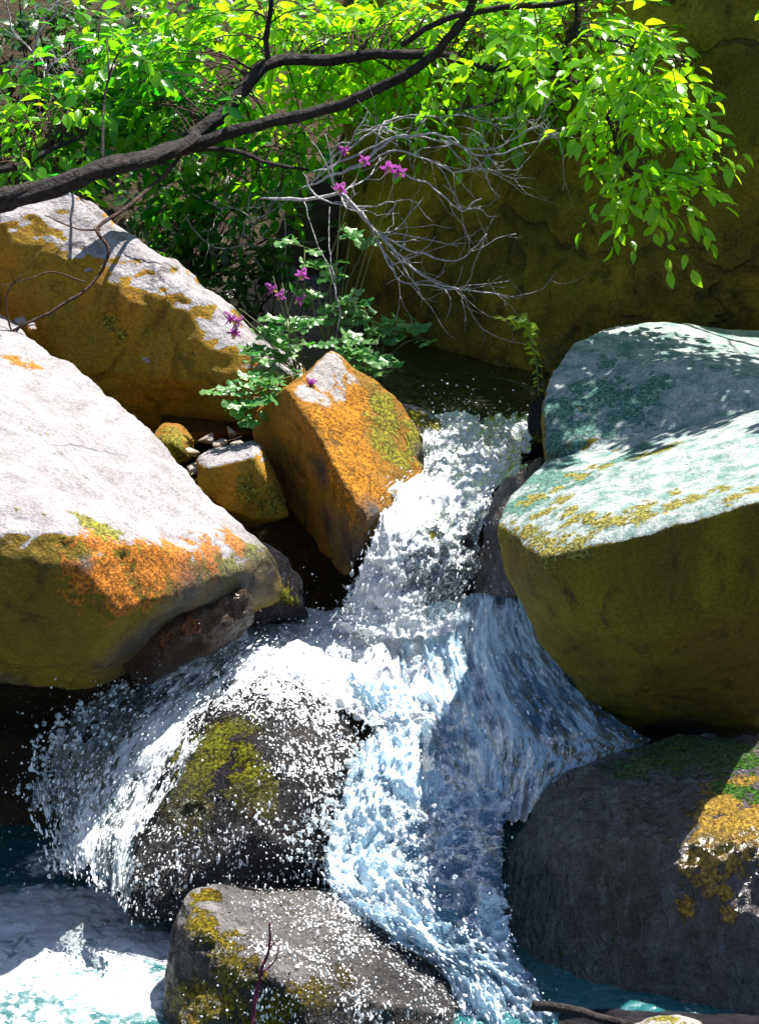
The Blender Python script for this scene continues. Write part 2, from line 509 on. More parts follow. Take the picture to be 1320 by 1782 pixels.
rock('R2', 'boulder', 'dark wet rounded boulder below the overhang at lower right, yellow crust on its right shoulder', 'boulder', [
    [(1105, 1302, .06), (1180, 1276, .1), (1250, 1274, .1), (1320, 1283, .09), (1700, 1300, .09),
     (1000, 1340, -.03), (930, 1394, -.12), (886, 1468, -.18), (868, 1540, -.22), (874, 1620, -.26), (900, 1680, -.28), (940, 1722, -.3), (1000, 1752, -.32),
     (1000, 1480, -.32), (1200, 1480, -.40), (1320, 1440, -.42), (1700, 1430, -.45), (1100, 1620, -.42), (1320, 1640, -.46), (1320, 1850, -.46), (1700, 1860, -.48), (1050, 1800, -.36), (1000, 1715, -.40), (1150, 1735, -.48), (1320, 1745, -.54), (1700, 1745, -.54), (1050, 1800, -.47), (1320, 1815, -.57), (1700, 1815, -.57), (955, 1750, -.40),
     (960, 1500, .3), (1180, 1350, .5), (1700, 1350, .6), (1000, 1700, .1)]],
     M_R2, voxel=.008, smooth=6, disp=((.3, .06), (.07, .028), (.022, .014)), pale=(2.0, 3.0),
     patches={'orange': band([(1290, 1350), (1250, 1400), (1250, 1450), (1300, 1440), (1330, 1400), (1230, 1490)], 42, 16, 14) + [(1195, 1580, 18), (1265, 1550, 18), (1270, 1590, 16)], 'pale': [(1300, 1310, 40), (1330, 1330, 40), (1270, 1330, 25)],
              'moss': band([(1110, 1330), (1180, 1305), (1250, 1305), (1280, 1320)], 58, 16, 14) + band([(1250, 1360), (1310, 1390)], 20, 6, 10)}, seed=2)
rock('L1', 'boulder', 'big sunlit boulder at left, smooth white top and orange crust along its lower front', 'boulder', [
    [(-450, 300, 1.25), (0, 540, .95), (60, 587, .86), (122, 632, .78), (163, 685, .7), (232, 745, .6), (302, 810, .5), (372, 868, .4), (432, 908, .3), (468, 955, .25),
     (-450, 930, -.32), (0, 935, -.2), (112, 925, -.17), (-450, 1150, .0), (0, 1170, .03), (100, 1194, .04), (158, 1200, .04), (222, 1150, .05),
     (132, 985, -.19), (200, 1066, -.17), (275, 1042, -.08), (230, 950, -.1), (330, 1010, .02), (425, 990, .14), (300, 1100, .12), (470, 1030, .27), (505, 1040, .32),
     (-450, 900, 1.3), (100, 900, .95), (400, 1040, .6)]],
     M_L1, voxel=.008, smooth=2, disp=((.4, .05), (.12, .026), (.03, .006)), pale=(.5, .70),
     patches={'orange': [(160, 1000, 50), (200, 1010, 60), (215, 1040, 50), (260, 990, 60), (310, 980, 55), (370, 965, 50), (210, 1045, 40), (415, 945, 35), (180, 945, 45), (60, 635, 22), (20, 625, 28)],
              'moss': [(150, 905, 28), (190, 925, 30), (400, 985, 32), (440, 960, 28)],
              'wet': [(310, 1060, 60), (260, 1100, 60), (430, 1020, 60), (370, 1050, 70), (225, 1130, 50), (330, 1040, 50), (470, 1000, 55), (500, 1040, 50), (150, 980, 12)]}, seed=3, zwet=-.36)
rock('L2', 'boulder', 'tilted ochre boulder at upper left under the limb, lit white ridge running down right', 'boulder', [
    [(145, 326, 1.16), (215, 388, 1.20), (282, 463, 1.18), (352, 534, 1.12), (432, 590, 1.07), (520, 650, 1.0),
     (58, 366, 1.07), (125, 344, 1.12), (168, 402, 1.08), (217, 454, 1.06), (267, 507, 1.04), (332, 558, 1.0), (434, 608, .94), (494, 664, .9),
     (0, 395, 1.06), (-250, 350, 1.15), (-250, 620, 1.06), (0, 560, 1.02), (130, 640, 1.0), (240, 560, .985), (300, 680, .97), (300, 775, 1.08), (440, 745, 1.0), (475, 700, .94),
     (145, 560, 1.8), (515, 720, 1.35), (-250, 560, 1.8)]],
     M_L2, voxel=.008, smooth=1, disp=((.28, .07), (.10, .04), (.03, .008)), pale=(.5, .68),
     patches={'moss': [(190, 560, 16), (215, 585, 14)]}, seed=4)
rock('M1', 'boulder', 'pointed wedge boulder mid-stream with orange lichen on its sunny side', 'boulder', [
    [(580, 609, .76), (545, 640, .68), (498, 676, .6), (446, 716, .72), (448, 770, .76), (480, 845, .7), (530, 935, .6), (600, 1000, .46),
     (520, 700, .57), (562, 765, .5), (602, 850, .42), (640, 905, .38), (640, 652, .76), (702, 703, .76), (742, 762, .74), (748, 805, .7), (736, 845, .62), (662, 858, .46), (625, 950, .42),
     (600, 800, 1.0), (700, 850, .9), (500, 850, .95)]],
     M_M1, voxel=.006, smooth=2, disp=((.25, .045), (.07, .018), (.025, .006)), pale=(.97, 1.1),
     patches={'orange': band([(575, 715), (600, 760), (620, 810), (640, 860)], 40, 12, 10) + band([(620, 700), (625, 760), (630, 820)], 34, 8, 8, 2) + [(720, 800, 34), (730, 830, 25), (620, 720, 36)],
              'moss': band([(650, 690), (695, 730), (725, 775), (690, 800), (670, 760)], 34, 10, 10, 3), 'pale': [(578, 630, 36), (560, 660, 36), (605, 665, 34), (535, 685, 30), (560, 695, 28), (590, 690, 26)],  # 'pale' patches paint the sunlit look of the top facet
              'wet': [(560, 820, 26), (735, 790, 22), (610, 960, 50), (650, 890, 26), (570, 910, 30)]}, seed=5, zwet=-.33)
rock('M2', 'rock', 'low yellowish rock slab between the wedge boulder and the foaming lip', 'rock', [
    [(690, 700, .95), (745, 715, .98), (800, 742, .95), (790, 765, .9), (740, 790, .82), (700, 760, .85), (690, 760, 1.1), (800, 790, 1.05), (720, 830, .8)]],
     M_M1, voxel=.007, smooth=4, disp=((.12, .02), (.04, .006)), patches={'moss': [(750, 745, 40), (720, 730, 30)], 'wet': [(700, 780, 40)]}, group='small stones', seed=6)
rock('S1', 'rock', 'small angular brown rock with white crest, wedged between white boulder and wedge', 'rock', [
    [(344, 800, .6), (362, 782, .66), (442, 764, .64), (458, 775, .62), (440, 792, .5), (360, 812, .5), (345, 855, .5), (400, 890, .48), (440, 905, .5), (505, 900, .55), (475, 820, .62), (400, 850, .8), (470, 890, .8), (430, 920, .6)]],
     M_L2, voxel=.006, smooth=2, disp=((.12, .02), (.04, .006)), pale=(.45, .62), group='small stones', patches={'moss': [(480, 870, 30), (430, 850, 25)]}, seed=7)
rock('S2', 'rock', 'rounded mossy olive stone in the gap behind the white boulder', 'rock', [
    [(265, 755, .8), (285, 737, .85), (315, 735, .85), (340, 765, .8), (335, 800, .76), (300, 815, .74), (270, 790, .76), (300, 770, .72), (300, 780, .95)]],
     M_M1, voxel=.006, smooth=5, disp=((.1, .015), (.04, .006)), pale=(.9, 1.2), group='small stones', patches={'moss': [(300, 765, 60), (290, 785, 40)]}, seed=8)
rock('S3', 'rock', 'small dark rock with pale cap at the foaming lip beside the huge right boulder', 'rock', [
    [(920, 705, .72), (945, 680, .76), (975, 690, .8), (960, 760, .66), (935, 775, .66), (918, 755, .68), (950, 740, .9)]],
     M_WET, voxel=.006, smooth=3, disp=((.1, .015), (.04, .006)), group='small stones', patches={'moss': [(940, 765, 14)]}, seed=9)
rock('W1', 'rock', 'mossy rock under the upper cascade, mostly covered by white water', 'rock', [
    [(665, 880, .52), (760, 860, .56), (840, 850, .62), (830, 950, .44), (800, 1050, .40), (720, 1040, .40), (640, 960, .44), (620, 1040, .42), (740, 930, .42), (740, 900, .9), (740, 1060, .7)]],
     M_WET, voxel=.008, smooth=4, pale=(.8, 1.1), patches={'moss': [(740, 915, 45), (720, 950, 35), (730, 980, 30)]}, group='small stones', seed=10)
rock('W2', 'rock', 'smooth grey rock wedge between the upper cascade and the right boulder', 'rock', [
    [(945, 790, .55), (905, 815, .52), (868, 840, .5), (845, 890, .47), (835, 960, .43), (815, 1030, .38), (860, 1040, .34), (900, 1040, .33), (930, 900, .4), (950, 850, .8), (900, 1040, .7)]],
     M_R2, voxel=.007, smooth=4, disp=((.12, .02), (.04, .006)), pale=(.8, 1.1), group='small stones', seed=11)
rock('W3', 'rock', 'wet dark rock with yellow moss below the tip of the white boulder, beside the foam', 'rock', [
    [(425, 935, .34), (470, 950, .36), (522, 1005, .36), (540, 1070, .34), (440, 1065, .28), (395, 1015, .22), (470, 1020, .26), (460, 1050, .6), (530, 1090, .5), (420, 1090, .3)]],
     M_WET, voxel=.006, smooth=2, disp=((.12, .03), (.04, .012), (.02, .006)), pale=(2, 3), patches={'moss': [(490, 1030, 26), (510, 1045, 20), (465, 1010, 16)]}, group='small stones', seed=15)
rock('W4', 'rock', 'dark brown wet rock in the hollow under the orange crusted edge', 'rock', [
    [(205, 1160, .04), (240, 1090, .05), (330, 1050, .08), (425, 1030, .15), (440, 1085, .17), (350, 1135, .10), (250, 1190, .04), (300, 1095, .03), (300, 1150, .35), (430, 1060, .45)]],
     M_BRN, voxel=.006, smooth=2, disp=((.15, .05), (.05, .02), (.02, .008)), pale=(2, 3), patches={'orange': [(330, 1090, 22), (290, 1110, 18)]}, group='small stones', seed=16)
rock('C1', 'boulder', 'dark mossy boulder that the left cascade pours over, midstream', 'boulder', [
    [(380, 1195, .13), (490, 1172, .14), (592, 1215, .12), (640, 1295, .05), (622, 1400, -.05), (605, 1530, -.15), (400, 1600, -.3), (230, 1600, -.3), (180, 1500, -.2), (250, 1350, -.08), (320, 1240, .05),
     (420, 1300, -.13), (450, 1450, -.27), (560, 1350, -.1), (400, 1300, .5), (560, 1400, .4), (300, 1550, .2)]],
     M_WET, voxel=.008, smooth=5, disp=((.25, .05), (.08, .022), (.028, .008)), pale=(.8, 1.1),
     patches={'moss': band([(410, 1250), (370, 1290), (340, 1360), (320, 1410)], 34, 16, 18) + band([(420, 1270), (440, 1340), (450, 1400)], 28, 12, 16, 2), 'orange': [(450, 1400, 26), (460, 1385, 18), (390, 1260, 14)],
              'wet': [(540, 1280, 90), (450, 1500, 90), (260, 1450, 90)]}, seed=12)
rock('F1', 'boulder', 'grey flat-topped boulder in the bottom foreground with golden moss on its left edge', 'boulder', [
    [(325, 1556, -.38), (370, 1537, -.34), (600, 1552, -.3), (645, 1605, -.36), (800, 1690, -.4), (845, 1740, -.42), (820, 1900, -.6), (290, 1900, -.65), (282, 1725, -.52), (297, 1625, -.44),
     (345, 1610, -.52), (440, 1670, -.62), (520, 1730, -.68), (640, 1740, -.66), (760, 1760, -.6), (560, 1900, -.75), (500, 1700, .0), (700, 1800, -.1)]],
     M_FLAT, voxel=.007, smooth=4, disp=((.25, .035), (.07, .016), (.025, .008)), pale=(.5, .75),
     patches={'moss': [(355, 1560, 28), (345, 1600, 32), (380, 1640, 34), (400, 1680, 40), (350, 1740, 45), (310, 1740, 30), (400, 1750, 45), (520, 1740, 30), (560, 1720, 26), (600, 1700, 22), (470, 1760, 40), (430, 1700, 30)],
              'orange': [(360, 1550, 18), (340, 1770, 30), (420, 1700, 25), (600, 1690, 16)], 'wet': [(700, 1700, 110), (780, 1760, 80), (330, 1670, 26), (620, 1760, 60)]}, seed=13)
rock('B1', 'boulder', 'enormous olive-brown boulder filling the background at upper right, in shade', 'boulder', [
    [(600, 560, 1.86), (640, 585, 1.78), (700, 598, 1.7), (770, 612, 1.6), (900, 648, 1.42), (1100, 610, 1.52), (1320, 600, 1.5), (2000, 600, 1.3), (1000, 480, 1.38), (1150, 430, 1.26), (1320, 400, 1.14),
     (580, 420, 1.95), (650, 420, 1.76), (760, 400, 1.64), (1000, 400, 1.44), (2000, 380, .95),
     (600, 150, 2.15), (680, 100, 1.98), (820, 60, 1.84), (1000, 0, 1.62), (1320, -50, 1.27), (2000, -50, 1.0),
     (640, -140, 2.2), (900, -200, 1.85), (1320, -220, 1.45), (2000, -220, 1.2),
     (700, 640, 2.3), (900, 690, 2.2), (1320, 700, 2.0), (2000, 700, 2.0),
     (640, 300, 4.0), (2000, 0, 4.2), (700, 640, 4.0), (2000, 640, 4.2)]],
     M_B1, voxel=.018, smooth=6, disp=((.7, .17), (.25, .08), (.07, .024)), pale=None, seed=14)
for i, (key, label, pts, mt) in enumerate((
        ('P1', 'small grey pebble in the crack between ochre and white boulders', [(20, 555, .93), (45, 547, .95), (48, 560, .9), (25, 570, .9), (30, 556, 1.0), (40, 575, .95)], M_PEB),
        ('P2', 'small rust-coloured pebble beside the grey pebble in the left crack', [(45, 565, .9), (60, 556, .92), (66, 574, .88), (50, 585, .88), (55, 570, .97)], M_M1),
        ('P3', 'rusty broken stone in the litter behind the white boulder', [(322, 808, .62), (345, 800, .64), (350, 822, .6), (330, 832, .58), (338, 815, .7)], M_PEB),
        ('P4', 'pale flat stone chip behind the small angular rock', [(365, 772, .76), (390, 758, .78), (400, 770, .76), (375, 782, .74), (385, 775, .85)], M_PEB),
        ('P5', 'yellowish stone poking out at the bottom edge near lower right', [(1090, 1790, -.72), (1130, 1768, -.72), (1180, 1762, -.7), (1225, 1780, -.7), (1230, 1830, -.74), (1100, 1830, -.76), (1150, 1790, -.8), (1160, 1800, -.5)], M_M1),
        ('P7', 'yellow-green slab under shallow water in the bottom left corner', [(-200, 1700, -.29), (40, 1715, -.32), (160, 1755, -.43), (200, 1850, -.6), (-200, 1900, -.66), (60, 1790, -.51), (60, 1950, -.5), (-200, 1950, -.5)], M_FLAT),
        ('P8', 'black wet rock lying half under water below the dark boulder at the bottom right', [(922, 1785, -.50), (955, 1752, -.50), (1080, 1758, -.55), (1320, 1768, -.60), (1450, 1800, -.6), (1450, 1900, -.9), (930, 1900, -.8), (1100, 1800, -.72), (1320, 1810, -.8), (1200, 1900, -.45)], M_WET),
        ('P6', 'dark wet stone in the back pool by the foaming lip', [(850, 700, 1.25), (880, 690, 1.27), (915, 700, 1.25), (905, 722, 1.2), (860, 722, 1.2), (880, 715, 1.4)], M_WET))):
    rock(key, 'pebble' if key in ('P1', 'P2', 'P3', 'P4') else 'rock', label, 'stone', [pts], mt, voxel=.005, smooth=3, disp=((.06, .01), (.02, .004)), pale=(.6, .9), group='small stones', seed=20 + i,
         patches={'moss': [(1150, 1772, 30)]} if key == 'P5' else {'moss': [(0, 1760, 90), (80, 1770, 80), (140, 1790, 60)]} if key == 'P7' else {})

def litter():
    rg = np.random.default_rng(77)
    for k, (u, v, y) in enumerate(((352, 832, .62), (368, 800, .70), (392, 790, .74), (415, 775, .76), (338, 790, .70), (405, 752, .82), (360, 765, .80))):
        pts = [(u + rg.normal() * 9, v + rg.normal() * 6, y + rg.normal() * .012) for _ in range(14)]
        rock('', 'pebble', 'small dull pebble among the litter in the gap behind the small angular rock', 'stone', [pts], M_PEB, voxel=.003, smooth=2, disp=((.04, .004),), pale=(.6, .9), group='pebbles in the gap', seed=40 + k)


litter()

# ------------------------------------------------------------------ ground
def ground():
    xs = np.concatenate([np.linspace(-30, -2.6, 20), np.linspace(-2.4, 2.4, 70), np.linspace(2.6, 30, 20)])
    ys = np.concatenate([np.linspace(-30, -3, 14), np.linspace(-2.8, 4.5, 110), np.linspace(4.8, 40, 24)])
    vs_, fs = [], []
    for y in ys:
        for x in xs:
            z = np.interp(y, [-30, -1.5, -.1, .35, .9, 2.0, 2.4, 3.6, 7, 40], [-1.4, -1.05, -1.0, -.75, -.42, -.35, -.1, .75, 1.8, 9])
            side = max(0, abs(x) - 1.6)
            z += .55 * side if side < 3 else 1.65 + .25 * (side - 3)
            if x < -.2 and y > 1.4: z += min(.3, (-.2 - x) * .35) * min(1, (y - 1.4))
            z += .12 * nz3((x, y, 0), 1.6) + .03 * nz3((x, y, 3), 7)
            vs_.append((x, y, z))
    nx = len(xs)
    for j in range(len(ys) - 1):
        for i in range(nx - 1):
            a = j * nx + i
            fs.append((a, a + 1, a + nx + 1, a + nx))
    me = bpy.data.meshes.new('ground')
    me.from_pydata(vs_, [], fs)
    m = NT('soil')
    co = m.obj()
    n = m.noise(co, 9, 6, .7)
    n2 = m.noise(co, 70, 4, .7)
    c = m.mix(m.ss(n, .35, .65), (.035, .026, .014), (.075, .055, .03))
    c = m.mix(m.ss(n2, .5, .75), c, (.05, .06, .02))
    mat = m.done(m.pbr(c, .9, m.bump(n2, .8, .03), .2))
    tag(link_mesh('ground', me, mat), kind='structure', label='dark earth and rocky bed under the stream and its banks')


ground()

# ------------------------------------------------------------------ water
SHEETS = []


def sheet(name, label, rows, mat, du=.006, amp=.012, fl=2.2, seed=0, kind='structure', edge=.12, gain=.28, rag=.045, lowf=0):
    """water surface through rows of (u, v, y, foam); rows run downstream, entries from left to right"""
    k = max(len(r) for r in rows)
    g = np.array([[(*P(u, v, y), f) for (u, v, y, f) in r] for r in rows])
    L = np.linalg.norm(np.diff(g[:, :, :3], axis=0), axis=2).mean(1).sum()
    W = np.linalg.norm(np.diff(g[:, :, :3], axis=1), axis=2).sum(1).max()
    nl, nw = max(8, int(L / du)), max(8, int(W / du))
    g1 = np.stack([spline(g[:, j], nl) for j in range(k)], 1)
    g2 = np.stack([spline(g1[i], nw) for i in range(nl)], 0)
    pos, foam = g2[..., :3].copy(), np.clip(g2[..., 3], 0, 1)
    tl = np.gradient(pos, axis=0); tw = np.gradient(pos, axis=1)
    nr = np.cross(tw, tl); nr = -nr / (np.linalg.norm(nr, axis=2, keepdims=True) + 1e-9)
    if nr[..., 2].mean() < 0: nr = -nr
    S, T = np.meshgrid(np.linspace(0, W, nw), np.linspace(0, L, nl))
    d = np.zeros((nl, nw))
    for i in range(nl):
        for j in range(nw):
            q = Vector((S[i, j] + seed * 3.3, T[i, j] / fl, seed))
            w_ = mnoise.noise(q * 7) * .03
            q2 = q + Vector((w_, w_, 0))
            d[i, j] = mnoise.fractal(q2 * 13, .8, 2.0, 3) * .9 + 1.1 * (.45 - abs(mnoise.noise(q2 * 26))) + .55 * (.4 - abs(mnoise.noise(q2 * 58))) + .25 * mnoise.noise(q * 105)
    pos += nr * (d * amp)[..., None]
    if lowf:
        lf = np.array([[mnoise.fractal(Vector((S[i, j] * 9 + seed, T[i, j] * 8, 3.7)), .9, 2.0, 3) for j in range(nw)] for i in range(nl)])
        foam = np.clip(foam + lowf * lf - .04, 0, 1)
    foam = np.clip(foam + gain * (d - d.mean()) * np.clip(foam * 2, 0, 1), 0, 1)
    em = np.minimum(np.linspace(0, W, nw), np.linspace(W, 0, nw))[None, :] + np.zeros((nl, 1))
    em = np.minimum(em, np.linspace(0, L, nl)[::-1][:, None] + .02)
    em = np.clip(em / rag, 0, 2.5) if rag else em * 0 + 3
    if edge:
        e = np.minimum(np.linspace(0, 1, nw), np.linspace(1, 0, nw))[None, :]
        foam = foam * np.clip(e / edge + .35, 0, 1)
    vs_ = pos.reshape(-1, 3)
    idx = np.arange(nl * nw).reshape(nl, nw)
    fs = np.stack([idx[:-1, :-1], idx[:-1, 1:], idx[1:, 1:], idx[1:, :-1]], -1).reshape(-1, 4)
    me = bpy.data.meshes.new(name)
    me.from_pydata(vs_.tolist(), [], fs.tolist())
    me.attributes.new('foam', 'FLOAT', 'POINT').data.foreach_set('value', foam.reshape(-1).astype(np.float32))
    fuv = np.stack([S, T / fl, d * amp * 3 + seed * .7], -1).reshape(-1).astype(np.float32)
    me.attributes.new('fuv', 'FLOAT_VECTOR', 'POINT').data.foreach_set('vector', fuv)
    me.attributes.new('edge', 'FLOAT', 'POINT').data.foreach_set('value', em.reshape(-1).astype(np.float32))
    SHEETS.append((pos, foam, nr, tl / (np.linalg.norm(tl, axis=2, keepdims=True) + 1e-9)))
    return tag(link_mesh(name, me, mat), label=label, kind=kind)


def film(key, name, label, patches, mat, off=.006, amp=.006, seed=0):
    """thin running water lying on a rock, foam where the patches say"""
    bvh, co, no, polys = ROCKS[key]
    w = np.zeros(len(co))
    for (u, v, r, f) in patches:
        hit = bvh.ray_cast(Vector((0, CY, CZ)), ray(u, v))
        if hit[0] is None: continue
        dist = np.linalg.norm(co - np.array(hit[0]), axis=1)
        w = np.maximum(w, f * np.clip(1.6 - 1.0 * dist / (r * .0011), 0, 1))
    pos = co.copy()
    for i in np.nonzero(w > .01)[0]:
        pos[i] += no[i] * (off + amp * (mnoise.noise(Vector(co[i]) * 50) + .6 * mnoise.noise(Vector(co[i]) * 110)))
    keep = [p for p in polys if all(w[i] > .01 for i in p)]
    used = sorted({i for p in keep for i in p})
    mp = {i: a for a, i in enumerate(used)}
    me = bpy.data.meshes.new(name)
    me.from_pydata([tuple(pos[i]) for i in used], [], [tuple(mp[i] for i in p) for p in keep])
    me.attributes.new('foam', 'FLOAT', 'POINT').data.foreach_set('value', w[used].astype(np.float32))
    fuv = (pos[used] * np.array([1, .8, .5])).reshape(-1).astype(np.float32)
    me.attributes.new('fuv', 'FLOAT_VECTOR', 'POINT').data.foreach_set('vector', fuv)
    me.attributes.new('edge', 'FLOAT', 'POINT').data.foreach_set('value', np.full(len(used), 3, np.float32))
    P3, N3 = pos[used], no[used]
    SHEETS.append((P3[:, None], w[used][:, None], N3[:, None], np.tile([0, 0, -1.0], (len(used), 1))[:, None]))
    return tag(link_mesh(name, me, mat), label=label, kind='structure')


def pool(name, label, z, corners, fn, mat, du, amp, seed=0):
    x0, x1, y0, y1 = corners
    nx, ny = int((x1 - x0) / du), int((y1 - y0) / du)
    X, Y = np.meshgrid(np.linspace(x0, x1, nx), np.linspace(y0, y1, ny))
    F = fn(X, Y)
    Z = np.zeros_like(X)
    for i in range(ny):
        for j in range(nx):
            q = Vector((X[i, j], Y[i, j], seed))
            Z[i, j] = z + amp * (.4 + F[i, j]) * (mnoise.fractal(q * 9, .8, 2.0, 3) + .5 * mnoise.noise(q * 45) + .3 * mnoise.noise(q * 100))
    idx = np.arange(nx * ny).reshape(ny, nx)
    fs = np.stack([idx[:-1, :-1], idx[:-1, 1:], idx[1:, 1:], idx[1:, :-1]], -1).reshape(-1, 4)
    me = bpy.data.meshes.new(name)
    me.from_pydata(np.stack([X, Y, Z], -1).reshape(-1, 3).tolist(), [], fs.tolist())
    me.attributes.new('foam', 'FLOAT', 'POINT').data.foreach_set('value', F.reshape(-1).astype(np.float32))
    me.attributes.new('fuv', 'FLOAT_VECTOR', 'POINT').data.foreach_set('vector', np.stack([X * .7, Y * .8, Z], -1).reshape(-1).astype(np.float32))
    me.attributes.new('edge', 'FLOAT', 'POINT').data.foreach_set('value', np.full(X.size, 3, np.float32))
    return tag(link_mesh(name, me, mat), label=label, kind='structure')


def blob(X, Y, pts):
    F = np.zeros_like(X)
    for (u, v, z, rx, ry, f) in pts:
        c = Pz(u, v, z)
        F = np.maximum(F, f * np.clip(1.6 - np.sqrt(((X - c.x) / rx) ** 2 + ((Y - c.y) / ry) ** 2), 0, 1))
    return F


pool('upper_pool', 'dark still pool above the foaming lip', -.135, (-.5, 1.2, .9, 2.9), lambda X, Y: 0 * X, M_DARKPOOL, .02, .004, 5)
ZL = -.775
pool('lower_pool', 'churning white and teal pool at the lower left', ZL, (-1.3, .9, -1.5, .45),
     lambda X, Y: np.maximum(blob(X, Y, [(100, 1580, ZL, .2, .09, .85), (200, 1575, ZL, .14, .08, .9), (20, 1600, ZL, .22, .10, .8), (180, 1650, ZL, .18, .11, .82), (60, 1680, ZL, .28, .13, .78), (230, 1720, ZL, .12, .12, .74), (0, 1780, ZL, .3, .15, .55), (120, 1500, ZL, .12, .08, .6)]), .14), M_POOL, .008, .008, 6)

sheet('upper_cascade', 'sparkling white water tumbling from the back pool past the wedge boulder', [
    [(690, 738, .97, .5), (780, 732, 1.0, .55), (860, 728, 1.0, .6), (935, 726, .95, .5)],
    [(715, 770, .86, .7), (780, 765, .86, .75), (860, 765, .84, .75), (940, 775, .78, .75)],
    [(725, 820, .70, .8), (770, 815, .70, .75), (840, 815, .68, .75), (930, 815, .62, .7)],
    [(660, 862, .52, .9), (720, 862, .55, .85), (800, 865, .54, .65), (870, 860, .54, .6)],
    [(648, 920, .43, .95), (700, 925, .42, .7), (780, 930, .43, .5), (850, 930, .46, .4)],
    [(625, 985, .39, .95), (690, 990, .37, .8), (765, 1000, .37, .4), (835, 1000, .42, .35)],
    [(592, 1060, .37, .9), (670, 1065, .34, .9), (750, 1060, .34, .6), (810, 1050, .36, .5)],
    [(575, 1095, .35, 1), (660, 1110, .30, 1), (740, 1115, .28, .9), (800, 1100, .3, .7)]], M_WATER, du=.004, amp=.022, fl=1.7, seed=1)
sheet('plunge_pool', 'solid white foam where the upper cascade lands', [
    [(400, 1082, .46, .9), (470, 1068, .48, .95), (560, 1068, .47, 1), (660, 1062, .44, 1), (780, 1060, .42, .8)],
    [(385, 1105, .38, 1), (480, 1100, .38, 1), (570, 1105, .36, 1), (660, 1110, .34, 1), (790, 1110, .33, .75)],
    [(375, 1140, .27, 1), (480, 1135, .27, 1), (570, 1150, .27, 1), (660, 1155, .26, 1), (770, 1160, .25, .75)],
    [(400, 1175, .17, .8), (490, 1170, .17, 1), (580, 1205, .14, 1), (660, 1230, .12, 1), (770, 1235, .14, .75)],
    [(420, 1215, .09, .6), (490, 1195, .10, .9), (590, 1235, .09, 1), (655, 1265, .07, 1), (770, 1260, .12, .75)]], M_WATER, du=.006, amp=.020, fl=1, seed=2, edge=0, gain=.1, rag=.02)
sheet('left_cascade', 'veil of speckled white water pouring left over the dark mossy boulder', [
    [(392, 1085, .37, .6), (430, 1110, .31, .8), (470, 1140, .24, .9), (520, 1172, .17, .8)],
    [(300, 1130, .24, .5), (350, 1150, .2, .7), (410, 1175, .15, .85), (480, 1190, .12, .7)],
    [(200, 1190, .13, .35), (260, 1215, .09, .5), (340, 1240, .05, .75), (400, 1240, .035, .5)],
    [(110, 1250, .03, .35), (190, 1290, -.02, .45), (280, 1310, -.06, .7), (345, 1310, -.07, .45)],
    [(58, 1300, -.05, .3), (150, 1360, -.10, .4), (235, 1390, -.14, .65), (300, 1400, -.16, .4)],
    [(60, 1390, -.12, .3), (130, 1440, -.18, .5), (200, 1470, -.23, .6), (260, 1490, -.27, .4)],
    [(90, 1500, -.2, .5), (140, 1530, -.26, .7), (190, 1560, -.31, .55), (235, 1590, -.34, .35)]], M_WATER, du=.005, amp=.024, fl=3.0, seed=3, gain=.4, rag=.12)
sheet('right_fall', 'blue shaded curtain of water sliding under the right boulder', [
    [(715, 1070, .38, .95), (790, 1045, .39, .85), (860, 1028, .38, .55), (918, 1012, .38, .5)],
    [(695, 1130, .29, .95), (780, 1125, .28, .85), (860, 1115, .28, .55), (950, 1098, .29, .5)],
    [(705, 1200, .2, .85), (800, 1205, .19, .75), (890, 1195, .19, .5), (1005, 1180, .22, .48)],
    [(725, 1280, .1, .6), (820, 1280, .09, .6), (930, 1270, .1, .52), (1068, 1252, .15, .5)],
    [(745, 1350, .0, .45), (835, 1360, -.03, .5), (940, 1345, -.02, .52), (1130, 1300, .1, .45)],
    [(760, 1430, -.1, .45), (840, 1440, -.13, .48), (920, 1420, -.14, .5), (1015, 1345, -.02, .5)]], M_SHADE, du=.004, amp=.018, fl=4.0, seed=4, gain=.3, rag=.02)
sheet('lower_cascade', 'white and blue water rushing down between the mossy boulder and the dark right boulder', [
    [(590, 1185, .19, 1), (650, 1200, .18, 1), (720, 1210, .17, .9), (790, 1245, .13, .6)],
    [(640, 1265, .08, .9), (690, 1280, .06, .9), (750, 1300, .05, .7), (810, 1340, .01, .45)],
    [(600, 1355, -.05, .95), (670, 1370, -.07, .9), (760, 1400, -.09, .6), (885, 1420, -.12, .4)],
    [(570, 1450, -.18, .9), (660, 1465, -.19, .8), (760, 1490, -.22, .5), (885, 1500, -.26, .5)],
    [(560, 1540, -.29, .9), (660, 1545, -.30, .8), (760, 1570, -.33, .5), (888, 1580, -.36, .6)],
    [(640, 1605, -.38, .9), (710, 1620, -.40, .85), (790, 1640, -.42, .8), (900, 1645, -.43, .75)],
    [(760, 1690, -.45, .8), (800, 1700, -.46, .85), (860, 1705, -.47, .8), (935, 1710, -.49, .65)],
    [(800, 1800, -.58, .6), (850, 1800, -.58, .7), (900, 1800, -.58, .6), (980, 1800, -.58, .4)]], M_FROTH, du=.005, amp=.038, fl=1.25, seed=5, gain=.35, rag=.03, lowf=.55)
film('C1', 'water_film', 'speckled film of water on the mossy midstream boulder', [(480, 1195, 60, .85), (560, 1205, 60, .85), (400, 1215, 50, .7), (540, 1230, 70, .66), (590, 1320, 60, .6), (520, 1330, 60, .55), (560, 1420, 60, .5), (470, 1230, 60, .55), (330, 1290, 40, .45), (450, 1480, 80, .33), (300, 1480, 60, .45), (250, 1540, 50, .45), (560, 1500, 50, .42)], M_FILM, seed=1)
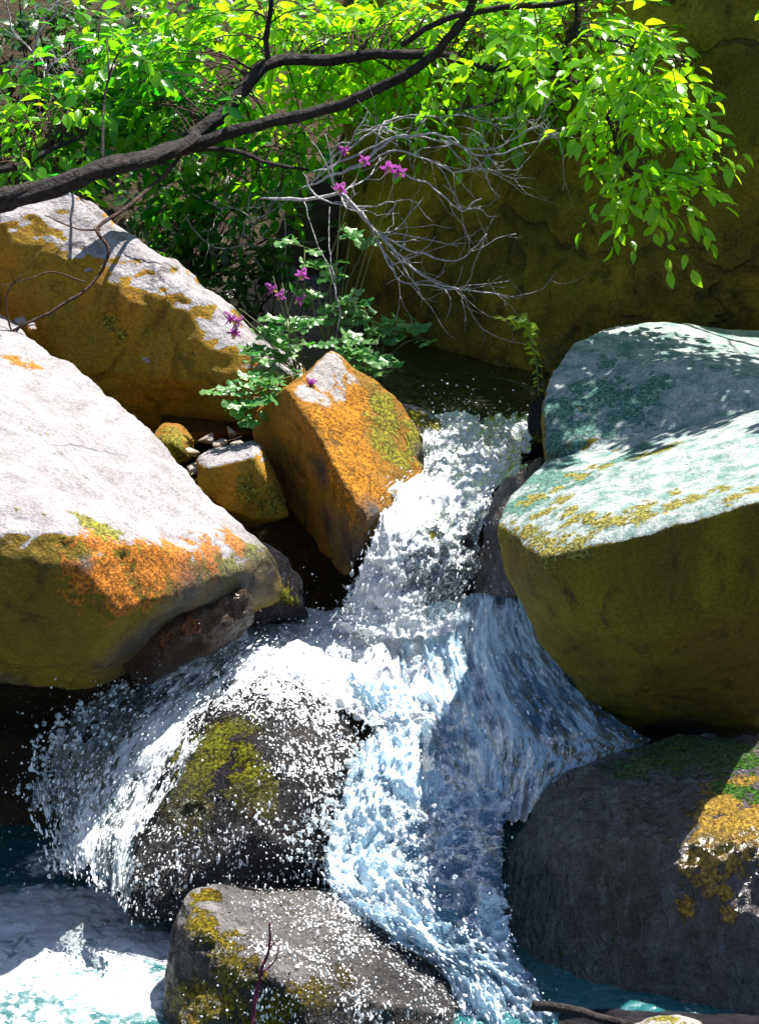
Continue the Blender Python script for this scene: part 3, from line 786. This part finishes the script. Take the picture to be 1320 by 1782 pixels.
film('F1', 'water_film', 'glittering film of water on the flat foreground boulder', [(480, 1580, 70, .34), (560, 1600, 70, .42), (620, 1580, 50, .85), (620, 1650, 60, .47), (560, 1680, 60, .42), (700, 1690, 60, .42), (480, 1740, 50, .38), (640, 1750, 60, .42), (760, 1740, 50, .38), (470, 1650, 40, .45)], M_FILM, seed=2)


def droplets():
    mb_v, mb_f = [], []
    ico = bmesh.new(); bmesh.ops.create_icosphere(ico, subdivisions=1, radius=1)
    iv = np.array([tuple(v.co) for v in ico.verts]); fi = np.array([[v.index for v in f.verts] for f in ico.faces]); ico.free()
    n0 = 0
    for k, (pos, foam, nr, tl) in enumerate(SHEETS):
        p, f, n, t = pos.reshape(-1, 3), foam.reshape(-1), nr.reshape(-1, 3), tl.reshape(-1, 3)
        w = (f + .05) ** .7; w = w / w.sum()
        cnt = [1300, 600, 2200, 350, 1000, 650, 280][k]
        sel = RNG.choice(len(p), cnt, p=w)
        for i in sel:
            r = .0007 + .0019 * RNG.random() ** 4
            c = p[i] + n[i] * (abs(RNG.normal()) * .014 + .002) + RNG.normal(size=3) * .006
            ax = t[i]; st = 1.2 + RNG.random() * (3.0 if k != 1 else 1.0)
            e = iv * r
            e = e + np.outer(e @ ax, ax) * (st - 1)
            mb_v.append(e + c); mb_f.append(fi + n0); n0 += len(iv)
    # drops flung clear of the water
    for (u, v, y, s, cnt) in ((520, 1090, .35, .09, 140), (300, 1110, .2, .10, 160), (160, 1230, .0, .10, 200), (120, 1400, -.15, .10, 220), (450, 1480, -.32, .12, 220), (560, 1460, -.25, .08, 160), (620, 1330, -.05, .07, 120), (800, 720, .95, .07, 120), (700, 1500, -.3, .09, 120), (760, 940, .4, .08, 140), (480, 1680, -.7, .1, 120), (250, 1120, .1, .07, 60)):
        c0 = np.array(P(u, v, y))
        for _ in range(cnt):
            r = .0006 + .0022 * RNG.random() ** 4
            mb_v.append(iv * r + c0 + RNG.normal(size=3) * s * np.array([1, .5, .7]))
            mb_f.append(fi + n0); n0 += len(iv)
    me = bpy.data.meshes.new('splash_droplets')
    me.from_pydata(np.concatenate(mb_v).tolist(), [], np.concatenate(mb_f).tolist())
    tag(link_mesh('splash_droplets', me, M_DROP), label='bright drops of spray flying over the cascades', kind='stuff')


droplets()


def splashes():
    rg = np.random.default_rng(31)
    bm = bmesh.new()
    arcs = [((640, 1250, .02), (500, 1480, -.30), .10, .014, 26), ((660, 1300, .0), (530, 1440, -.26), .06, .012, 20), ((680, 1340, -.05), (590, 1500, -.30), .08, .013, 24),
            ((600, 1420, -.22), (510, 1470, -.32), .02, .013, 14), ((720, 1230, .14), (640, 1380, -.1), .05, .012, 22), ((390, 1085, .36), (300, 1100, .25), -.03, .010, 16),
            ((420, 1090, .36), (470, 1040, .40), -.02, .009, 12), ((220, 1180, .12), (60, 1300, -.06), .04, .014, 40), ((110, 1250, .02), (55, 1390, -.12), .03, .013, 34), ((240, 1330, -.06), (90, 1500, -.22), .03, .014, 40), ((60, 1300, -.06), (120, 1390, -.10), .02, .011, 26), ((150, 1240, .04), (230, 1330, -.04), .02, .011, 26), ((120, 1400, -.14), (110, 1510, -.24), .02, .012, 26), ((130, 1270, .0), (160, 1400, -.12), .03, .011, 30),
            ((690, 1450, -.2), (800, 1430, -.22), -.06, .011, 22), ((650, 1500, -.26), (790, 1560, -.36), -.05, .012, 24), ((620, 1560, -.36), (760, 1640, -.42), -.03, .012, 24),
            ((660, 862, .5), (720, 850, .52), -.03, .010, 14), ((600, 1050, .36), (640, 960, .38), -.01, .010, 18), ((750, 1130, .26), (690, 1220, .14), -.03, .012, 18)]
    for a, b, sag, r, n in arcs:
        A, B = P(*a), P(*b)
        for i in range(int(n * 4)):
            t = rg.random()
            p = A.lerp(B, t) - Vector((0, 0, sag * 4 * t * (t - 1) * -.5)) + Vector(rg.normal(size=3)) * r * (.6 + .7 * t)
            bmesh.ops.create_icosphere(bm, subdivisions=2, radius=r * (.13 + .34 * rg.random() ** 2), matrix=Matrix.Translation(p))
    me = bpy.data.meshes.new('tmp'); bm.to_mesh(me); bm.free()
    ob = bpy.data.objects.new('tmp', me); COL.objects.link(ob)
    md = ob.modifiers.new('r', 'REMESH'); md.mode = 'VOXEL'; md.voxel_size = .0028
    t = bpy.data.textures.new('t', 'CLOUDS'); t.noise_scale = .014
    md = ob.modifiers.new('d', 'DISPLACE'); md.texture = t; md.strength = .012
    md = ob.modifiers.new('s', 'SMOOTH'); md.iterations = 2
    bpy.context.view_layer.update()
    out = bpy.data.meshes.new_from_object(ob.evaluated_get(bpy.context.evaluated_depsgraph_get()))
    bpy.data.objects.remove(ob)
    out.name = 'splashes'
    m = NT('splash_water')
    nr = m.bump(m.noise(m.obj(), 140, 4), .6, .006)
    sh = m.pbr((.86, .90, .93), .12, nr, .7)
    tl = m.n('ShaderNodeBsdfTranslucent'); m.put(tl.inputs[0], (.86, .92, .95))
    tp = m.n('ShaderNodeBsdfTransparent'); m.put(tp.inputs[0], (.8, .88, .9))
    f = m.ss(m.noise(m.obj(), 60, 3), .42, .58, .0, .75)
    tag(link_mesh('splashes', out, m.done(m.shade(f, m.shade(.35, sh, tl.outputs[0]), tp.outputs[0]))), label='thick fingers of white water leaping off the rocks', kind='stuff')


splashes()


# ------------------------------------------------------------------ the overhanging tree
def pix_path(pts, n=None):
    """smooth world polyline through (u, v, y) points"""
    w = np.array([tuple(P(*q)) for q in pts])
    return [Vector(q) for q in spline(w, n or (len(pts) - 1) * 6 + 1)]


def wobble(path, amp, sc=6, seed=0):
    return [p + Vector((nz3(p, sc, seed), nz3(p, sc, seed + 5), nz3(p, sc, seed + 9))) * amp for p in path]


def px(w): return w * .00128


def make_tree():
    root = empty('leafy_tree', P(-60, 420, 1.15), 'bright green leafy tree leaning in from the left above the ochre boulder', 'tree')
    skel = []
    ty = lambda u, y: y - .42 * min(1, max(0, (u - 560) / 440)) * (1 if u < 1300 else 0.3)
    def br(name, pts, r0, r1, sides=7, rough=.25, mat=M_BARK, amp=.008, parent=root):
        path = wobble(pix_path([(u, v, ty(u, y)) for u, v, y in pts]), amp, 7, len(skel))
        mb = MB()
        mb.tube(path, np.linspace(px(r0), px(r1), len(path)), sides, 0, rough)
        skel.extend(path)
        return mb.build(name, mat, parent)
    br('trunk', [(-420, 560, .95), (-200, 430, .97), (-60, 375, 1.0), (60, 338, 1.02), (170, 298, 1.06), (260, 272, 1.18), (340, 240, 1.36)], 23, 13, 20, .5, amp=.012)
    br('branch', [(330, 245, 1.37), (385, 200, 1.42), (430, 150, 1.46), (470, 112, 1.5), (560, 103, 1.52), (660, 95, 1.55), (750, 92, 1.6), (830, 115, 1.62), (900, 122, 1.65), (965, 118, 1.66)], 15, 6)
    br('branch', [(300, 262, 1.34), (400, 232, 1.36), (500, 205, 1.38), (600, 178, 1.4), (700, 130, 1.44), (760, 90, 1.48), (810, 35, 1.5), (850, -60, 1.5)], 13, 7)
    br('branch', [(320, 260, 1.36), (400, 262, 1.38), (460, 280, 1.4), (540, 298, 1.42)], 6, 3)
    br('branch', [(465, 112, 1.5), (462, 60, 1.5), (475, 0, 1.5), (490, -70, 1.5)], 6, 4)
    br('branch', [(700, 75, 1.5), (780, 30, 1.5), (880, 12, 1.52), (980, 5, 1.55), (1150, -40, 1.5), (1350, -120, 1.4), (1600, -180, 1.3), (1900, -200, 1.2)], 6, 5)
    br('branch', [(960, 118, 1.66), (985, 70, 1.66), (1003, 25, 1.66), (1000, -40, 1.66)], 5, 3)
    br('branch', [(965, 118, 1.66), (1020, 160, 1.55), (1060, 220, 1.45), (1080, 280, 1.38), (1110, 310, 1.34), (1160, 330, 1.32)], 4.5, 1.8, 6)
    br('branch', [(940, 120, 1.66), (900, 160, 1.62), (840, 185, 1.6), (760, 190, 1.58)], 3.5, 1.5, 6)
    br('branch', [(1150, -40, 1.5), (1280, -150, 1.3), (1360, -260, 1.15), (1480, -340, 1.2)], 4, 2, 6)
    br('branch', [(1000, 60, 1.66), (1060, 70, 1.52), (1120, 90, 1.44), (1190, 105, 1.4)], 3.5, 1.5, 6)
    br('branch', [(182, 296, 1.08), (180, 230, 1.15), (185, 160, 1.24), (210, 90, 1.26)], 3.5, 1.6, 6)
    br('branch', [(-30, 300, 1.3), (40, 285, 1.32), (85, 262, 1.34), (150, 230, 1.4)], 9, 4, 7)
    br('branch', [(325, 256, 1.35), (300, 290, 1.27), (240, 345, 1.1), (172, 398, 1.0), (190, 440, .97), (165, 485, .95), (105, 530, .9), (0, 592, .86), (-80, 640, .84)], 4, 2.4, 6, mat=M_BROWN)
    br('branch', [(172, 398, 1.0), (130, 395, .98), (75, 378, .98)], 2.4, 1, 5, mat=M_BROWN)
    br('branch', [(150, 492, .93), (90, 475, .92), (40, 490, .9), (0, 498, .9)], 1.8, .8, 5, mat=M_BROWN)
    br('branch', [(20, 582, .86), (14, 520, .86), (38, 480, .86)], 2.2, 1.2, 5, mat=M_BROWN)
    br('branch', [(30, 572, .87), (8, 600, .86), (14, 640, .85), (5, 690, .85)], 1.6, .7, 5, mat=M_BROWN)
    sk = np.array([tuple(p) for p in skel])
    foliage, twigs = MB(), MB()
    #   u, v, y, ru, rv, ry, twigs, bias
    clusters = [
        (330, 60, 1.75, 130, 70, .16, 42, .55), (520, 45, 1.75, 120, 70, .16, 46, .8), (690, 40, 1.75, 110, 60, .16, 42, .85), (860, 50, 1.8, 120, 70, .16, 48, .85),
        (1030, 55, 1.75, 110, 65, .14, 42, .85), (560, 140, 1.8, 110, 55, .14, 30, .85), (740, 150, 1.8, 110, 45, .12, 26, .75), (880, 150, 1.75, 80, 50, .12, 24, .7),
        (1090, 130, 1.5, 60, 60, .10, 18, .9), (1140, 120, 1.42, 42, 60, .08, 20, .97), (1050, 205, 1.5, 40, 28, .08, 8, .85), (1150, 225, 1.40, 34, 40, .06, 11, .95), (1110, 310, 1.34, 30, 20, .05, 9, .9), (1165, 312, 1.32, 28, 12, .05, 8, .97),
        (200, 120, 1.6, 110, 60, .16, 40, .35), (300, 160, 1.5, 110, 60, .14, 44, .22), (230, 210, 1.5, 90, 50, .12, 34, .2), (60, 210, 1.35, 70, 60, .12, 26, .55), (90, 170, 1.5, 80, 40, .1, 18, .4), (60, 285, 1.3, 60, 35, .08, 16, .5), (20, 310, 1.28, 40, 35, .06, 10, .3),
        (420, 210, 1.7, 80, 55, .12, 28, .5), (500, 260, 1.55, 50, 40, .1, 14, .45), (350, 330, 1.6, 60, 40, .12, 16, .15), (300, 380, 1.7, 50, 40, .1, 12, .05), (430, 310, 1.6, 45, 35, .1, 10, .3),
        (1400, -60, 1.1, 90, 70, .14, 20, .8), (1600, -80, 1.0, 110, 80, .16, 34, .8), (1780, 20, .95, 110, 90, .16, 34, .8), (1330, -320, 1.15, 80, 70, .14, 20, .8), (1440, -330, 1.15, 90, 70, .14, 22, .8), (1400, -95, .98, 50, 45, .10, 22, .8), (1520, -80, 1.0, 90, 60, .12, 26, .8),
        (620, 60, 1.65, 110, 50, .1, 16, .95), (450, 50, 1.6, 110, 50, .1, 14, .85), (930, 60, 1.62, 90, 55, .1, 14, .95), (250, 90, 1.4, 90, 50, .1, 12, .4)]
    for (u, v, y, ru, rv, ry, nt, bias) in clusters:
        for _ in range(int(nt * 1.25)):
            a = RNG.normal(size=3) * .55
            s = P(u + a[0] * ru, v + a[1] * rv, ty(u, y) + (.07 if u < 850 else -.03) + a[2] * ry)
            j = np.argsort(((sk - np.array(s)) ** 2).sum(1))[RNG.integers(0, 14)]
            b = Vector(sk[j])
            mid = (b + s) / 2 + Vector((0, 0, .02))
            if (b - s).length < .30 and RNG.random() < .55:
                twigs.tube([b, (b + mid) / 2 + Vector((0, 0, .008)), mid, s], [.0026, .002, .0016, .001], 4)
            d = (s - b); d.z *= .5
            d = (d.normalized() if d.length > .01 else Vector((1, 0, 0))) + Vector(RNG.normal(size=3)) * .6
            d.z -= .25; d.normalize()
            ln = .10 + .09 * RNG.random()
            pts = [s + d * (ln * t) - Vector((0, 0, .35 * ln * t * t)) for t in (0, .25, .5, .75, 1)]
            twigs.tube(pts, [.0014, .0012, .001, .0008, .0005], 4)
            nl = RNG.integers(7, 12)
            for i in range(nl):
                t = (i + .6) / nl
                pp = s + d * (ln * t) - Vector((0, 0, .35 * ln * t * t))
                sd = d.cross(Vector((0, 0, 1))).normalized() * (1 if i % 2 else -1)
                ld = d * .5 + sd * .9 + Vector(RNG.normal(size=3)) * .35 - Vector((0, 0, .3))
                if i == nl - 1: ld = d + Vector((0, 0, -.4))
                nn = Vector((0, 0, 1)) + Vector(RNG.normal(size=3)) * .5
                L = .022 + .030 * RNG.random()
                foliage.leaf(pp, ld, nn, L, L * (.46 + .14 * RNG.random()), .12 + .3 * RNG.random(), .1 + .35 * RNG.random(), float(np.clip(bias + RNG.normal() * .22, 0, 1)))
    twigs.build('twigs', M_BROWN, root)
    foliage.build('foliage', M_LEAF, root)


make_tree()


# ------------------------------------------------------------------ bare grey shrubs
def bare_shrub(label, base, limbs, depth=2, seed=0, spread=.9, name='bare_shrub', dy=0):
    rg = np.random.default_rng(seed)
    root = empty(name, P(base[0], base[1], base[2] - dy), label, 'shrub', 'bare grey shrubs')
    for pts, r0, r1, nsub in limbs:
        mb = MB()
        def grow(path, r0, r1, lvl, ns):
            rr_ = np.linspace(r0, r1, len(path))
            if not lvl: rr_[:4] *= (.15, .45, .7, .9)
            mb.tube(path, rr_, 5 if lvl else 6, 0, .2)
            if lvl >= depth: return
            for _ in range(ns):
                i = rg.integers(len(path) // 4, len(path) - 1)
                t = (path[min(i + 1, len(path) - 1)] - path[i - 1]).normalized()
                d = (t * 1.0 + Vector(rg.normal(size=3)) * spread * .6).normalized()
                ln = (.04 + .20 * rg.random() ** 1.5) * (.7 if lvl else 1)
                p = [path[i]]
                for k in range(6):
                    d = (d + Vector(rg.normal(size=3)) * .26 + Vector((0, 0, .04))).normalized()
                    p.append(p[-1] + d * (ln / 6))
                rr = (r0 + (r1 - r0) * i / len(path)) * .62
                grow(p, rr, rr * .45, lvl + 1, max(1, ns // 2 - 1))
        grow(wobble(pix_path([(u, v, y - dy) for u, v, y in pts]), .012, 14, seed), r0 * .95, r1 * .95, 0, nsub)
        mb.build('branch', M_TWIG, root)
    return root


bare_shrub('tangle of pale bare twigs hanging before the great background boulder', (520, 330, 1.75), [
    ([(520, 330, 1.75), (600, 300, 1.7), (680, 250, 1.66), (760, 235, 1.6), (860, 270, 1.55), (960, 232, 1.5), (985, 230, 1.5)], .0042, .0015, 10),
    ([(540, 320, 1.74), (640, 255, 1.72), (740, 240, 1.66), (830, 260, 1.6), (900, 240, 1.55), (945, 205, 1.52)], .0036, .0013, 9),
    ([(530, 330, 1.72), (620, 245, 1.74), (700, 205, 1.72), (800, 205, 1.66), (890, 220, 1.6)], .0034, .0012, 9),
    ([(600, 300, 1.7), (690, 265, 1.62), (770, 290, 1.58), (830, 296, 1.55), (910, 290, 1.5)], .003, .0012, 6)], 2, 3, dy=.42)
bare_shrub('drooping bare grey twigs below the tangle, forking towards the back pool', (500, 350, 1.6), [
    ([(450, 350, 1.6), (530, 345, 1.58), (600, 345, 1.54), (640, 390, 1.5), (690, 440, 1.46), (750, 490, 1.42), (800, 500, 1.4), (880, 520, 1.38)], .0052, .0014, 9),
    ([(600, 345, 1.54), (650, 400, 1.5), (720, 440, 1.46), (790, 450, 1.42), (850, 410, 1.4)], .0036, .0013, 7),
    ([(640, 390, 1.5), (680, 460, 1.46), (730, 500, 1.44), (820, 500, 1.4)], .0034, .0012, 7),
    ([(690, 290, 1.56), (750, 325, 1.5), (800, 366, 1.46), (840, 345, 1.44)], .003, .0013, 3),
    ([(540, 300, 1.58), (580, 290, 1.56), (610, 240, 1.54), (640, 200, 1.5)], .0034, .0013, 5),
    ([(530, 300, 1.58), (560, 350, 1.55), (640, 360, 1.52), (680, 350, 1.5), (670, 380, 1.5)], .0028, .0012, 4)], 2, 5, dy=.38)
bare_shrub('thin dry twigs in the dark hollow above the ochre ridge', (380, 420, 1.7), [
    ([(330, 330, 1.6), (380, 350, 1.6), (450, 380, 1.6), (500, 350, 1.6)], .0028, .001, 7),
    ([(310, 360, 1.6), (360, 420, 1.6), (420, 430, 1.6), (470, 400, 1.6)], .0024, .001, 7),
    ([(420, 300, 1.62), (430, 360, 1.62), (420, 430, 1.62), (460, 470, 1.6)], .0022, .001, 5),
    ([(480, 330, 1.6), (500, 420, 1.58), (490, 500, 1.56)], .002, .0008, 4)], 2, 8)
bare_shrub('dry grey stems standing in the shade at the far upper left', (30, 200, 2.2), [
    ([(30, 200, 2.2), (50, 100, 2.2), (90, 30, 2.2), (110, -20, 2.2)], .005, .002, 6),
    ([(90, 200, 2.2), (80, 120, 2.2), (30, 60, 2.2), (10, 0, 2.2)], .004, .002, 6),
    ([(0, 150, 2.1), (70, 90, 2.1), (130, 130, 2.1)], .003, .001, 6)], 2, 9)


# ------------------------------------------------------------------ background shrubs
def leafy_shrub(label, base, balls, seed, n, size=(.03, .05), mat=None, bias=.4, name='leafy_shrub'):
    rg = np.random.default_rng(seed)
    root = empty(name, P(*base), label, 'shrub', 'shrubs on the shady bank')
    st, fo = MB(), MB()
    b = P(*base)
    for (u, v, y, ru, rv, ry) in balls:
        for _ in range(n):
            a = rg.normal(size=3) * .55
            s = P(u + a[0] * ru, v + a[1] * rv, y + a[2] * ry)
            q = s + Vector((rg.normal() * .03, rg.normal() * .03, -.10))
            if rg.random() < .35: st.tube([b, (b + q) / 2 + Vector((rg.normal() * .03, 0, .03)), q, s], [.004, .003, .002, .001], 4)
            for i in range(5):
                d = Vector(rg.normal(size=3)); d.z = d.z * .4 - .25
                L = size[0] + (size[1] - size[0]) * rg.random()
                fo.leaf(s + Vector(rg.normal(size=3)) * .025, d, Vector((0, 0, 1)) + Vector(rg.normal(size=3)) * .4, L, L * .5, .2, .2, float(np.clip(bias + rg.normal() * .25, 0, 1)))
    st.build('stem', M_BROWN, root)
    fo.build('foliage', mat or M_LEAF2, root)
    return root


leafy_shrub('dark glossy-leaved shrub in the top left corner behind the tree', (60, 260, 2.5), [(60, 60, 2.5, 130, 80, .2), (180, 60, 2.5, 130, 70, .2), (100, 150, 2.45, 120, 60, .2), (320, 20, 2.6, 120, 50, .2)], 11, 42)
leafy_shrub('shadowy low shrub in the hollow under the tree limb', (330, 500, 1.9), [(290, 340, 1.85, 70, 50, .1), (340, 410, 1.85, 60, 40, .1), (450, 330, 1.9, 80, 60, .1), (400, 250, 2.2, 120, 60, .15)], 12, 26, bias=.3)
leafy_shrub('dim fern-green plant deep in the dark gap left of the flowers', (430, 560, 1.6), [(420, 490, 1.6, 50, 30, .08), (470, 470, 1.65, 40, 30, .08), (330, 480, 1.8, 50, 40, .08)], 13, 16, bias=.15)


# ------------------------------------------------------------------ columbines and other plants
def lobed(mb, c, nrm, R, a):
    """a columbine leaflet: three rounded lobes"""
    nrm = nrm.normalized()
    x = nrm.cross(Vector((0.2, .9, .3))).normalized(); y = nrm.cross(x)
    pts = []
    n = 18
    for i in range(n):
        th = math.pi * (-.15 + 1.3 * i / (n - 1)) 
        r = R * (.78 + .22 * abs(math.sin(3 * th * .77 + .2))) 
        pts.append(c + x * (math.cos(th) * r) + y * (math.sin(th) * r) + nrm * (.12 * R * math.sin(5 * th)))
    mb.add([c] + pts, [(0, i + 1, i + 2) for i in range(n - 1)], a)


def flower(name, p, root, face, size=.026):
    """spurred columbine bloom: five spreading sepals, five inner petals with spurs behind"""
    f = Vector(face).normalized()
    x = f.cross(Vector((.1, .3, 1))).normalized(); y = f.cross(x)
    mb = MB()
    prof = ((0, .15), (.3, .8), (.6, 1), (.85, .6), (1, .05))
    for k in range(5):
        an = 2 * math.pi * k / 5
        d = x * math.cos(an) + y * math.sin(an)
        mb.leaf(p, d + f * .25, f, size, size * .5, .1, .2, .3, prof)
        an += math.pi / 5
        d = x * math.cos(an) + y * math.sin(an)
        mb.leaf(p, d * .6 + f * 1.0, d, size * .6, size * .36, -.1, .3, .8, prof)
        sp = [p + d * size * .12, p + d * size * .28 - f * size * .4, p + d * size * .2 - f * size * .8, p + d * size * .08 - f * size * .95]
        mb.tube(sp, [size * .1, size * .08, size * .05, size * .05], 5, .5)
    o = mb.build(name, M_PETAL, root, p)
    sm = MB()
    for k in range(7):
        an = k * .9
        sm.tube([p, p + f * size * .85 + (x * math.cos(an) + y * math.sin(an)) * size * .12], [size * .02, size * .045], 4)
    me_o = sm.build('stamen', M_STAMEN, None, p)
    me_o.parent = o
    me_o.location = (0, 0, 0)
    return o


def columbine(label, base, leaves, flowers, seed, R=.016):
    rg = np.random.default_rng(seed)
    root = empty('columbine_plant', P(*base), label, 'plant', 'columbine plants')
    st, fo = MB(), MB()
    b = P(*base)
    for (u, v, y, n) in leaves:
        c = P(u, v, y)
        st.tube([b + Vector(rg.normal(size=3)) * .006, b * .4 + c * .6 + Vector((rg.normal() * .012, rg.normal() * .012, .02)), c], [.0016, .0013, .0009], 5)
        for _ in range(n):
            q = c + Vector((rg.normal() * .022, rg.normal() * .02, rg.normal() * .012))
            st.tube([c, q], [.0007, .0006], 4)
            for k in range(3):
                an = 2 * math.pi * (k / 3) + rg.random()
                lobed(fo, q + Vector((math.cos(an), math.sin(an) * .9, rg.normal() * .25)) * R * .9, Vector((rg.normal() * .5, -.35 + rg.normal() * .4, 1)), R * (.8 + .4 * rg.random()), float(np.clip(.5 + rg.normal() * .3, 0, 1)))
    for (u, v, y) in flowers:
        c = P(u, v, y)
        top = c + Vector((0, 0, .022))
        st.tube([b + Vector(rg.normal(size=3)) * .006, b * .5 + top * .5 + Vector((rg.normal() * .02, rg.normal() * .02, .01)), top + Vector((.004, 0, .006)), c], [.0015, .0011, .0008, .0007], 5)
        flower('flower', c, root, (rg.normal() * .5, -.7 + rg.normal() * .3, -.45), .015 + .006 * rg.random())
    st.build('stem', M_STEM, root)
    fo.build('foliage', M_COLU, root)
    return root


columbine('flowering columbine with pale sunlit leaves on the crest between ochre boulder and wedge', (515, 650, .92),
          [(470, 570, .9, 4), (500, 560, .92, 4), (530, 550, .95, 4), (450, 610, .86, 4), (480, 600, .88, 4), (500, 630, .88, 4), (520, 600, .92, 4), (470, 640, .86, 3), (440, 620, .85, 3)],
          [(472, 502, .9), (488, 513, .9), (526, 477, .94), (521, 521, .92), (400, 554, .88), (414, 558, .87), (408, 578, .86)], 21)
columbine('leafy columbine clump hanging at the left side of the wedge boulder', (470, 700, .7),
          [(440, 680, .66, 4), (455, 665, .66, 4), (425, 705, .66, 4), (450, 700, .64, 4), (440, 725, .66, 3), (470, 680, .64, 3), (410, 690, .67, 3)], [(541, 666, .64)], 22)
columbine('tall columbine with violet flowers high on thin stems before the background boulder', (580, 640, 1.15),
          [(530, 430, 1.2, 3), (560, 450, 1.2, 3), (610, 410, 1.25, 3), (580, 480, 1.2, 4), (620, 530, 1.15, 5), (600, 550, 1.12, 4), (640, 545, 1.15, 4), (560, 560, 1.1, 3), (540, 500, 1.15, 3), (640, 420, 1.25, 3)],
          [(598, 262, 1.0), (635, 279, 1.0), (676, 291, 1.0), (694, 298, 1.0), (593, 327, 1.0)], 23)
columbine('low columbine with silvery leaves at the right of the wedge boulder tip', (640, 660, .95),
          [(620, 610, .92, 5), (645, 610, .92, 5), (635, 630, .9, 4), (655, 630, .92, 3), (610, 590, .95, 4)], [], 24)
columbine('spreading dark green leaves of a columbine over the back pool', (650, 640, 1.15),
          [(670, 575, 1.12, 3), (700, 580, 1.12, 3), (730, 588, 1.12, 2), (655, 570, 1.12, 3)], [], 25, R=.019)


def sprig():
    root = empty('seedling', P(936, 690, .8), 'thin yellow-green seedling arching up beside the right boulder', 'plant')
    path = pix_path([(936, 690, .8), (935, 650, .8), (928, 610, .8), (915, 575, .8), (905, 560, .8), (866, 553, .8)])
    mb = MB(); mb.tube(path, np.linspace(.0016, .0007, len(path)), 5); mb.build('stem', M_STEM, root)
    p2 = pix_path([(925, 605, .8), (922, 570, .8), (916, 545, .8)])
    mb = MB(); mb.tube(p2, .0007, 5); mb.build('stem', M_STEM, root)
    fo = MB()
    rg = np.random.default_rng(4)
    for pth in (path, p2):
        for i, p in enumerate(pth):
            if i % 2 and i < 6 and rg.random() < .5: continue
            d = Vector((rg.choice([-1, 1]) * .9, rg.normal() * .4, -.35 + rg.normal() * .3))
            L = .012 + .022 * (i / len(pth)) * (1 if i < len(pth) * .85 else .6)
            fo.leaf(p, d, Vector((rg.normal() * .4, -.6, .8)), L, L * .42, .25, .2, rg.random())
    fo.build('foliage', M_SPRIG, root)


sprig()


def grass_tuft(label, base, n, L, seed):
    rg = np.random.default_rng(seed)
    mb = MB()
    b = P(*base)
    for _ in range(n):
        d = Vector((rg.normal() * .5, rg.normal() * .4, 1)).normalized()
        ln = L * (.5 + .6 * rg.random())
        s = b + Vector((rg.normal() * .02, rg.normal() * .02, 0))
        out = Vector((d.x, d.y, 0)) * ln * .7
        pts = [s + d * ln * t + out * t * t - Vector((0, 0, ln * .35 * t * t)) for t in (0, .3, .6, .85, 1)]
        mb.tube(pts, [.0011, .001, .0008, .0005, .0003], 4, rg.random())
    return tag(mb.build('grass_tuft', M_GRASS, None, b), label, 'grass', 'dry grass tufts')


grass_tuft('dim dry grass tuft behind the left shoulder of the right boulder', (985, 640, 1.15), 26, .12, 1)
grass_tuft('low dry grass tuft by the back pool near the seedling', (955, 690, 1.05), 22, .10, 2)
grass_tuft('short grass on the edge of the back pool under the great boulder', (870, 690, 1.5), 20, .06, 3)


def twig_thing(name, label, cat, limbs, mat, seed=0):
    root = empty(name, P(*limbs[0][0][0]), label, cat)
    for i, (pts, r0, r1) in enumerate(limbs):
        mb = MB()
        path = wobble(pix_path(pts), .004, 25, seed + i)
        mb.tube(path, np.linspace(r0, r1, len(path)), 6, 0, .25)
        mb.build('stem' if i == 0 else 'twig', mat, root)
    return root


twig_thing('bare_twig', 'thin reddish twig standing up against the flat foreground boulder', 'twig', [
    ([(436, 1800, -.78), (446, 1730, -.76), (455, 1690, -.75), (468, 1650, -.74), (471, 1606, -.74)], .0045, .0018),
    ([(455, 1695, -.75), (478, 1670, -.74), (486, 1645, -.74)], .002, .0008),
    ([(468, 1650, -.74), (478, 1640, -.74), (488, 1634, -.74)], .0016, .0007)], M_RED, 3)
twig_thing('wet_branch', 'dark wet branch lying in the water at the bottom right', 'branch', [
    ([(925, 1750, -.62), (990, 1757, -.63), (1060, 1775, -.66), (1180, 1800, -.7)], .010, .007)], M_BARK, 6)
twig_thing('fallen_twig', 'dry twig lying in the crack behind the small angular rock', 'twig', [
    ([(330, 830, .62), (350, 795, .66), (380, 775, .7), (420, 760, .74)], .0018, .001)], M_BROWN, 7)
twig_thing('dead_twig', 'long pale dead stem slanting through the flowering plants', 'twig', [
    ([(575, 640, 1.0), (590, 560, 1.02), (580, 490, 1.05), (550, 420, 1.08), (530, 350, 1.12)], .002, .001),
    ([(580, 490, 1.05), (572, 420, 1.1), (574, 360, 1.15)], .0013, .0008)], M_TWIG, 8)
